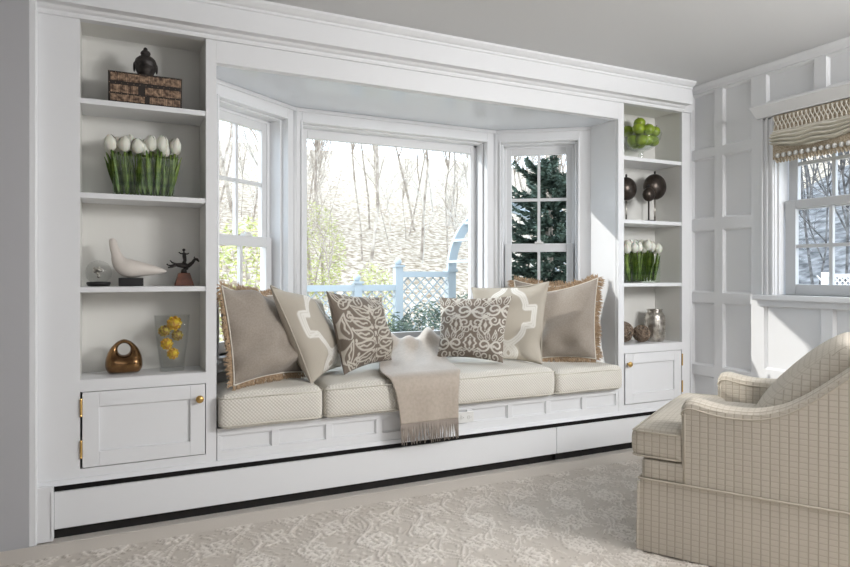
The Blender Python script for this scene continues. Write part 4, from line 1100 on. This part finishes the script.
# ------------------------------------------------------------------ roman shade
t = thing('roman_shade', 'cream roman shade with cord lattice band and beaded fringe over the right window', 'window shade', (XR, -1.10, 2.07))
xs0 = -.035; ya, yb_ = -.612, -1.60; ol = Vector((0, 1.10, 0))
bm = BM(); box(bm, -.046, -.024, yb_ + 1.10, ya + 1.10, -.095, .0); obj('lattice_band', bm, SHADET, t)
bm = BM(); n_ = 40; w_ = (ya - yb_) / n_
for k in range(n_):
    y0 = ya + 1.10 - k * w_
    for s in (0, 1):
        pts = []
        for i in range(6):
            f = i / 5; u = math.sin((f - .5) * math.pi) * .9
            pts.append((-.048 - .002 * s, y0 - w_ * (.5 + (.72 * u if s else -.72 * u)), -.006 - f * .083))
        tube(bm, pts, .0034, 5)
obj('lattice_cords', bm, CREAMP, t, smooth=True)
nu, nv = 90, 34; verts = []
for i in range(nu):
    q = i / (nu - 1); y = ya - (ya - yb_) * q + 1.10
    sag = math.sin(math.pi * ((q * 2) % 1)) if True else 0
    for j in range(nv):
        f = j / (nv - 1); z = -.09 - f * (.085 + .040 * sag)
        fold = .036 * math.sin(f * 15 + 2.4 * sag + .6 * math.sin(q * 30)) * (.4 + f) * math.sin(min(1, f * 5) * 1.57)
        verts.append((-.050 - .018 * math.sin(math.pi * f) - abs(fold) * .9, y, z))
npmesh('swag_cloth', verts, gridfaces(nu, nv), SHADEF, t)
bm = BM(); box(bm, -.060, -.046, yb_ + 1.10, ya + 1.10, -.262, -.165); obj('trim_band', bm, SHADET, t)
bm = BM(); n_ = 48; random.seed(9)
for k in range(n_):
    y = ya + 1.075 - (ya - yb_ - .03) * k / n_
    tube(bm, [(-.055, y, -.235), (-.060, y + .004, -.262), (-.055, y - .003, -.285)], [.010, .012, .006], 5)
obj('fringe', bm, SHADET, t)
bm = BM()
for k in range(26):
    y = ya + 1.06 - (ya - yb_ - .03) * k / 26; ball(bm, (-.072, y, -.245), .014, 10, 8)
obj('beads', bm, BEAD, t, smooth=True)

# ------------------------------------------------------------------ outside: ground, hillside, trees, fence
def gh(x, y):
    d_ = math.hypot(x - 1, y) ; base = -.55
    k = max(0, y - 9); return base + .30 * k + .25 * noise.noise(Vector((x * .15, y * .15, 0))) * min(1, max(0, (y - 6)) / 5)
def gh2(x, y): return max(gh(x, y), -.55 + .42 * max(0, x - 14) + .2 * noise.noise(Vector((x * .2, y * .2, 3))) * (x > 10))
verts = []; nu, nv = 90, 80
for i in range(nu):
    for j in range(nv): x = -22 + 80 * i / (nu - 1); y = -14 + 64 * j / (nv - 1); verts.append((x, y, gh2(x, y)))
fcs = []
for i in range(nu - 1):
    for j in range(nv - 1):
        cx_ = verts[i * nv + j][0]; cy_ = verts[i * nv + j][1]
        fcs.append((i * nv + j, (i + 1) * nv + j, (i + 1) * nv + j + 1, i * nv + j + 1))
g = npmesh('ground', verts, fcs, HILL); g['kind'] = 'structure'
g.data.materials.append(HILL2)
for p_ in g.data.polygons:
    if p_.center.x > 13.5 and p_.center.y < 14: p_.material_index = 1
def tree_mesh(seed, h, spread, depth=4, lean=0):
    rnd = random.Random(seed); bm = BM()
    def br(p, d_, ln, r_, lv):
        pts = [p]; q = p.copy(); dd = d_.copy(); n_ = 5 if lv < 2 else 3
        for i in range(n_):
            dd = (dd + Vector((rnd.gauss(0, .10), rnd.gauss(0, .10), rnd.gauss(0, .05) + .04))).normalized(); q = q + dd * ln / n_; pts.append(q.copy())
        tube(bm, pts, [r_ * (1 - .6 * i / n_) * (.42 if lv == 0 else .62) for i in range(n_ + 1)], 6 if lv == 0 else (4 if lv == 1 else 3), cap=False)
        if lv >= depth: return
        nb = (11, 7, 5, 3)[min(lv, 3)]
        for k in range(nb):
            f = rnd.uniform(.3 if lv == 0 else .15, 1.0); i = min(n_ - 1, int(f * n_)); bp = pts[i].lerp(pts[i + 1], f * n_ - i)
            a = rnd.uniform(0, 6.28); sp = spread * rnd.uniform(.6, 1.3)
            o_ = dd.orthogonal().normalized(); o_ = Matrix.Rotation(a, 3, dd) @ o_
            br(bp, (dd + o_ * sp).normalized(), ln * rnd.uniform(.38, .62), max(.006, r_ * .42), lv + 1)
    br(Vector((0, 0, -.3)), Vector((lean, 0, 1)).normalized(), h, h * .014, 0)
    me = bpy.data.meshes.new('bare_tree'); bm.to_mesh(me); bm.free(); return me
tms = [tree_mesh(s, h, sp, 3) for s, h, sp in ((1, 8, .6), (2, 9.5, .5), (3, 6.5, .8), (4, 7.5, .6))]
for i, me in enumerate(tms): me.materials.append(BARK if i % 2 else BARKL)
GBARK = mat('grey_bark', (0.16, 0.15, 0.15), 0.9, build=noisy((0.09, 0.085, 0.085), (0.24, 0.23, 0.225), 6, 3))
for s_, h_, p_ in ((11, 7, .7), (12, 8.5, .6)):
    me = tree_mesh(s_, h_, p_, 3); me.materials.append(GBARK); tms.append(me)
rnd = random.Random(21)
def put_tree(x, y, k, s, grp, lab):
    o = bpy.data.objects.new('bare_tree', tms[k]); COL.objects.link(o); o.location = (x, y, gh2(x, y)); o.rotation_euler = (0, 0, rnd.uniform(0, 6)); o.scale = (s, s, s); tag(o, lab, 'tree', grp)
cnt = 0
while cnt < 110:
    ang = rnd.uniform(-6, 40); dist = rnd.uniform(11, 34)         # seen through the bay windows
    x = dist * math.sin(R(ang)); y = -3 + dist * math.cos(R(ang))
    if y < 9.5: continue
    sz = rnd.uniform(.7, 1.15) if cnt < 55 else rnd.uniform(.3, .5)
    put_tree(x, y, rnd.randrange(4), sz, 'bare winter trees beyond the bay windows' if sz > .6 else 'bare saplings beyond the bay windows', 'tall pale bare winter tree on the wooded slope beyond the bay windows' if sz > .6 else 'thin low bare sapling among the taller trees beyond the bay windows'); cnt += 1
for k in range(40):
    ang = rnd.uniform(50, 68); dist = rnd.uniform(14, 34); x = dist * math.sin(R(ang)); y = -3.1 + dist * math.cos(R(ang))
    put_tree(x, y, 4 + rnd.randrange(2), rnd.uniform(.6, 1.1), 'bare winter trees beyond the right window', 'bare grey winter tree beyond the shaded right window')

def leafball(bm, c, rx_, ry_, rz_, n_, s_, rnd):
    for k in range(n_):
        d_ = Vector((rnd.gauss(0, 1), rnd.gauss(0, 1), rnd.gauss(0, 1))).normalized() * rnd.uniform(.35, 1.0) ** .4
        p = Vector((c[0] + d_.x * rx_, c[1] + d_.y * ry_, c[2] + d_.z * rz_)); u_ = Vector((rnd.gauss(0, 1), rnd.gauss(0, 1), rnd.gauss(0, .6))).normalized(); w_ = u_.orthogonal().normalized()
        v = [bm.verts.new(p + u_ * s_), bm.verts.new(p + w_ * s_ * .35), bm.verts.new(p - u_ * s_), bm.verts.new(p - w_ * s_ * .35)]; bm.faces.new(v)
def shrub(px, py, Y, r_, m, lab, grp='shrubs along the lattice fence', s_=.035, n_=1600):
    p = atY(px, py, Y); gz = gh2(p.x, Y); hz = (p.z - gz) / 2 
    t = thing('shrub', lab, 'shrub', (p.x, Y, gz), 0, grp)
    rnd_ = random.Random(int(px)); bm = BM(); leafball(bm, (0, 0, hz), r_, r_ * .8, hz, n_, s_, rnd_); obj('foliage', bm, m, t)
    bm = BM()
    for k in range(7): a = rnd_.uniform(0, 6.28); tube(bm, [(0, 0, -.03), (math.cos(a) * r_ * .3, math.sin(a) * r_ * .3, hz), (math.cos(a) * r_ * .6, math.sin(a) * r_ * .6, hz * 1.6)], [.02, .012, .005], 5)
    obj('stems', bm, BARK, t)
shrub(352, 300, 3.6, .42, SHRUB, 'dark green shrub outside the picture window behind the paisley pillow')
shrub(398, 312, 3.0, .30, SHRUB, 'low dark green shrub just right of the paisley pillow outside')
shrub(432, 300, 3.4, .52, SHRUB, 'wide grey-green shrub outside before the lattice fence', n_=2400)
shrub(468, 292, 3.8, .45, SHRUB, 'green shrub at the right edge of the picture window')
shrub(372, 262, 8.0, .55, SHRUBY, 'sunny yellow-green bush behind the lattice fence')
shrub(310, 200, 12.0, .9, SHRUBY, 'tall yellow-green bush on the left of the picture window', s_=.05, n_=2200)
shrub(250, 215, 7.0, .8, SHRUBY, 'yellow-green bush seen through the left bay window', s_=.05, n_=2000)

# fence and arbor
def latt(bm, x0, x1, z0, z1, Y, pitch=.13):
    w_ = .016; L_ = (x1 - x0) + (z1 - z0); k = -int((z1 - z0) / pitch) - 1
    for sg in (1, -1):
        c = x0 - (z1 - z0)
        while c < x1 + (z1 - z0):
            # line x = c + sg*(z - z0) (sg=1) or from the other side
            if sg == 1: pa = max(0, x0 - c); pb = min(z1 - z0, x1 - c); f = lambda q: (c + q, z0 + q)
            else: pa = max(0, c - x1); pb = min(z1 - z0, c - x0); f = lambda q: (c - q, z0 + q)
            if pb - pa > .02:
                a, b = f(pa), f(pb); yy = Y + (.006 if sg == 1 else -.006)
                tube(bm, [(a[0], yy, a[1]), (b[0], yy, b[1])], .011, 4)
            c += pitch
FY = 5.0
g0 = -.6
t = thing('lattice_fence', 'pale blue lattice garden fence outside the picture window', 'fence', (3.4, FY, g0))
def fpx(px, py): return atY(px, py, FY)
def fo(name, bm, m=BLUEF, par=None): o = obj(name, bm, m, par or t); o.location = Vector((-3.4, -FY, -g0)) if not par else (0, 0, 0); return o
pA = fpx(357, 285); pB = fpx(398, 270); pC = fpx(452, 270); pL = fpx(322, 285); pE = fpx(480, 270)
for (x0, x1, zt) in ((pL.x - .3, pB.x - .05, pA.z), (pB.x + .05, pC.x - .07, pB.z - .02)):
    bm = BM(); latt(bm, x0, x1, -.35, zt - .06, FY); fo('lattice_panel', bm)
    bm = BM(); box(bm, x0, x1, FY - .04, FY + .04, zt - .08, zt); box(bm, x0, x1, FY - .03, FY + .03, -.42, -.34); fo('rail', bm)
for x, zt in ((pA.x, pA.z + .02), (pB.x, pB.z + .04), (pL.x - .3, pA.z + .02)):
    bm = BM(); box(bm, x - .055, x + .055, FY - .055, FY + .055, g0, zt); box(bm, x - .075, x + .075, FY - .075, FY + .075, zt, zt + .03); ball(bm, (x, FY, zt + .075), .05, 12, 8); fo('post', bm)
t2 = thing('arbor', 'pale blue arched garden arbor at the right edge of the picture window', 'arbor', (pC.x + .5, FY + .3, g0))
def ao(name, bm): o = obj(name, bm, BLUEF, t2); o.location = Vector((-(pC.x + .5), -(FY + .3), -g0)); return o
xa, xb = pC.x + .0, pC.x + 1.85
zs = pC.z - .05
for yy in (FY + .05, FY - .65):
    for x in (xa, xb):
        bm = BM(); box(bm, x - .06, x + .06, yy - .06, yy + .06, g0, zs + .05); box(bm, x - .08, x + .08, yy - .08, yy + .08, zs + .02, zs + .06); ao('post', bm)
    bm = BM(); cx_ = (xa + xb) / 2; ra = (xb - xa) / 2 + .05
    N_ = 20; outer = [(cx_ - ra * math.cos(math.pi * i / N_), zs + .05 + ra * 1.05 * math.sin(math.pi * i / N_)) for i in range(N_ + 1)]; inner_ = [(cx_ - (ra - .13) * math.cos(math.pi * i / N_), zs + .05 + (ra - .13) * 1.05 * math.sin(math.pi * i / N_)) for i in range(N_ + 1)]
    for i in range(N_):
        prism(bm, [outer[i], outer[i + 1], inner_[i + 1], inner_[i]], yy - .03, yy + .03, 'y')
    ao('arch', bm)
bm = BM()
for i in range(1, N_, 2): box(bm, outer[i][0] - .02, outer[i][0] + .02, FY - .65, FY + .05, outer[i][1] - .06, outer[i][1] - .02)
ao('slats', bm)
bm = BM(); latt(bm, xb + .1, xb + 2.2, -.35, zs - .02, FY + .1); ao('side_lattice', bm)
# low white fence far out beyond the right window
t3 = thing('white_fence', 'low white lattice fence far beyond the right window', 'fence', (11.6, 1.2, 0)); 
def wpt(px, py, X):
    a, b, c = ray(px, py); t_ = X / a; return Vector((X, b * t_ - D, EYE + c * t_))
pa, pb = wpt(822, 279, 11.5), wpt(870, 279, 11.5)
bm = BM(); zt = EYE + .02; yl, yr = pa.y, pb.y - 3
box(bm, -.03, .03, yr - 1.2, yl - 1.2, zt - .06, zt)
for k in range(40):
    y_ = yr + (yl - yr) * k / 40 - 1.2; tube(bm, [(0, y_, zt - .03), (0, y_ + .25, zt - .3)], .012, 4); tube(bm, [(0, y_ + .25, zt - .03), (0, y_, zt - .3)], .012, 4)
box(bm, -.03, .03, yr - 1.2, yl - 1.2, zt - .36, zt - .3)
obj('lattice_rail', bm, PAINT, t3)
for k in range(4):
    y_ = yr + (yl - yr) * k / 3 - 1.2; bm = BM(); box(bm, -.05, .05, y_ - .05, y_ + .05, -.6, zt + .03); obj('post', bm, PAINT, t3)

# spruce outside the right bay window
sp = atY(548, 275, 3.6)
t = thing('spruce_tree', 'dark evergreen spruce filling the right bay window', 'tree', (sp.x + .02, 3.6, -.55))
bm = BM(); tube(bm, [(0, 0, -.1), (0, 0, 2), (0, 0, 3.3)], [.07, .05, .02], 8); obj('trunk', bm, BARK, t)
rnd = random.Random(8); bm = BM()
for k in range(185):
    z = rnd.uniform(.25, 3.15); a = rnd.uniform(0, 6.28); ln = (1.3 - z / 3.9) * rnd.uniform(.6, 1.05) * 1.0
    dv = Vector((math.cos(a), math.sin(a), 0)); n_ = 16
    for i in range(n_):
        f = (i + 1) / n_; p = dv * ln * f + Vector((0, 0, z + .18 * f * f * ln - .10 * math.sin(f * 3)))
        for q in range(13):
            sd = rnd.choice((-1, 1)); side = Vector((-dv.y, dv.x, 0)) * sd
            tw = (dv * rnd.uniform(.4, 1) + side * rnd.uniform(.1, 1.2) + Vector((0, 0, rnd.uniform(-.35, .5)))).normalized() * rnd.uniform(.05, .13) * (1.25 - f * .6)
            e_ = tw.cross(Vector((rnd.gauss(0, 1), rnd.gauss(0, 1), rnd.gauss(0, 1)))).normalized() * .016
            v = [bm.verts.new(p), bm.verts.new(p + tw * .5 + e_), bm.verts.new(p + tw), bm.verts.new(p + tw * .5 - e_)]; bm.faces.new(v)
obj('needles', bm, SPRU, t)
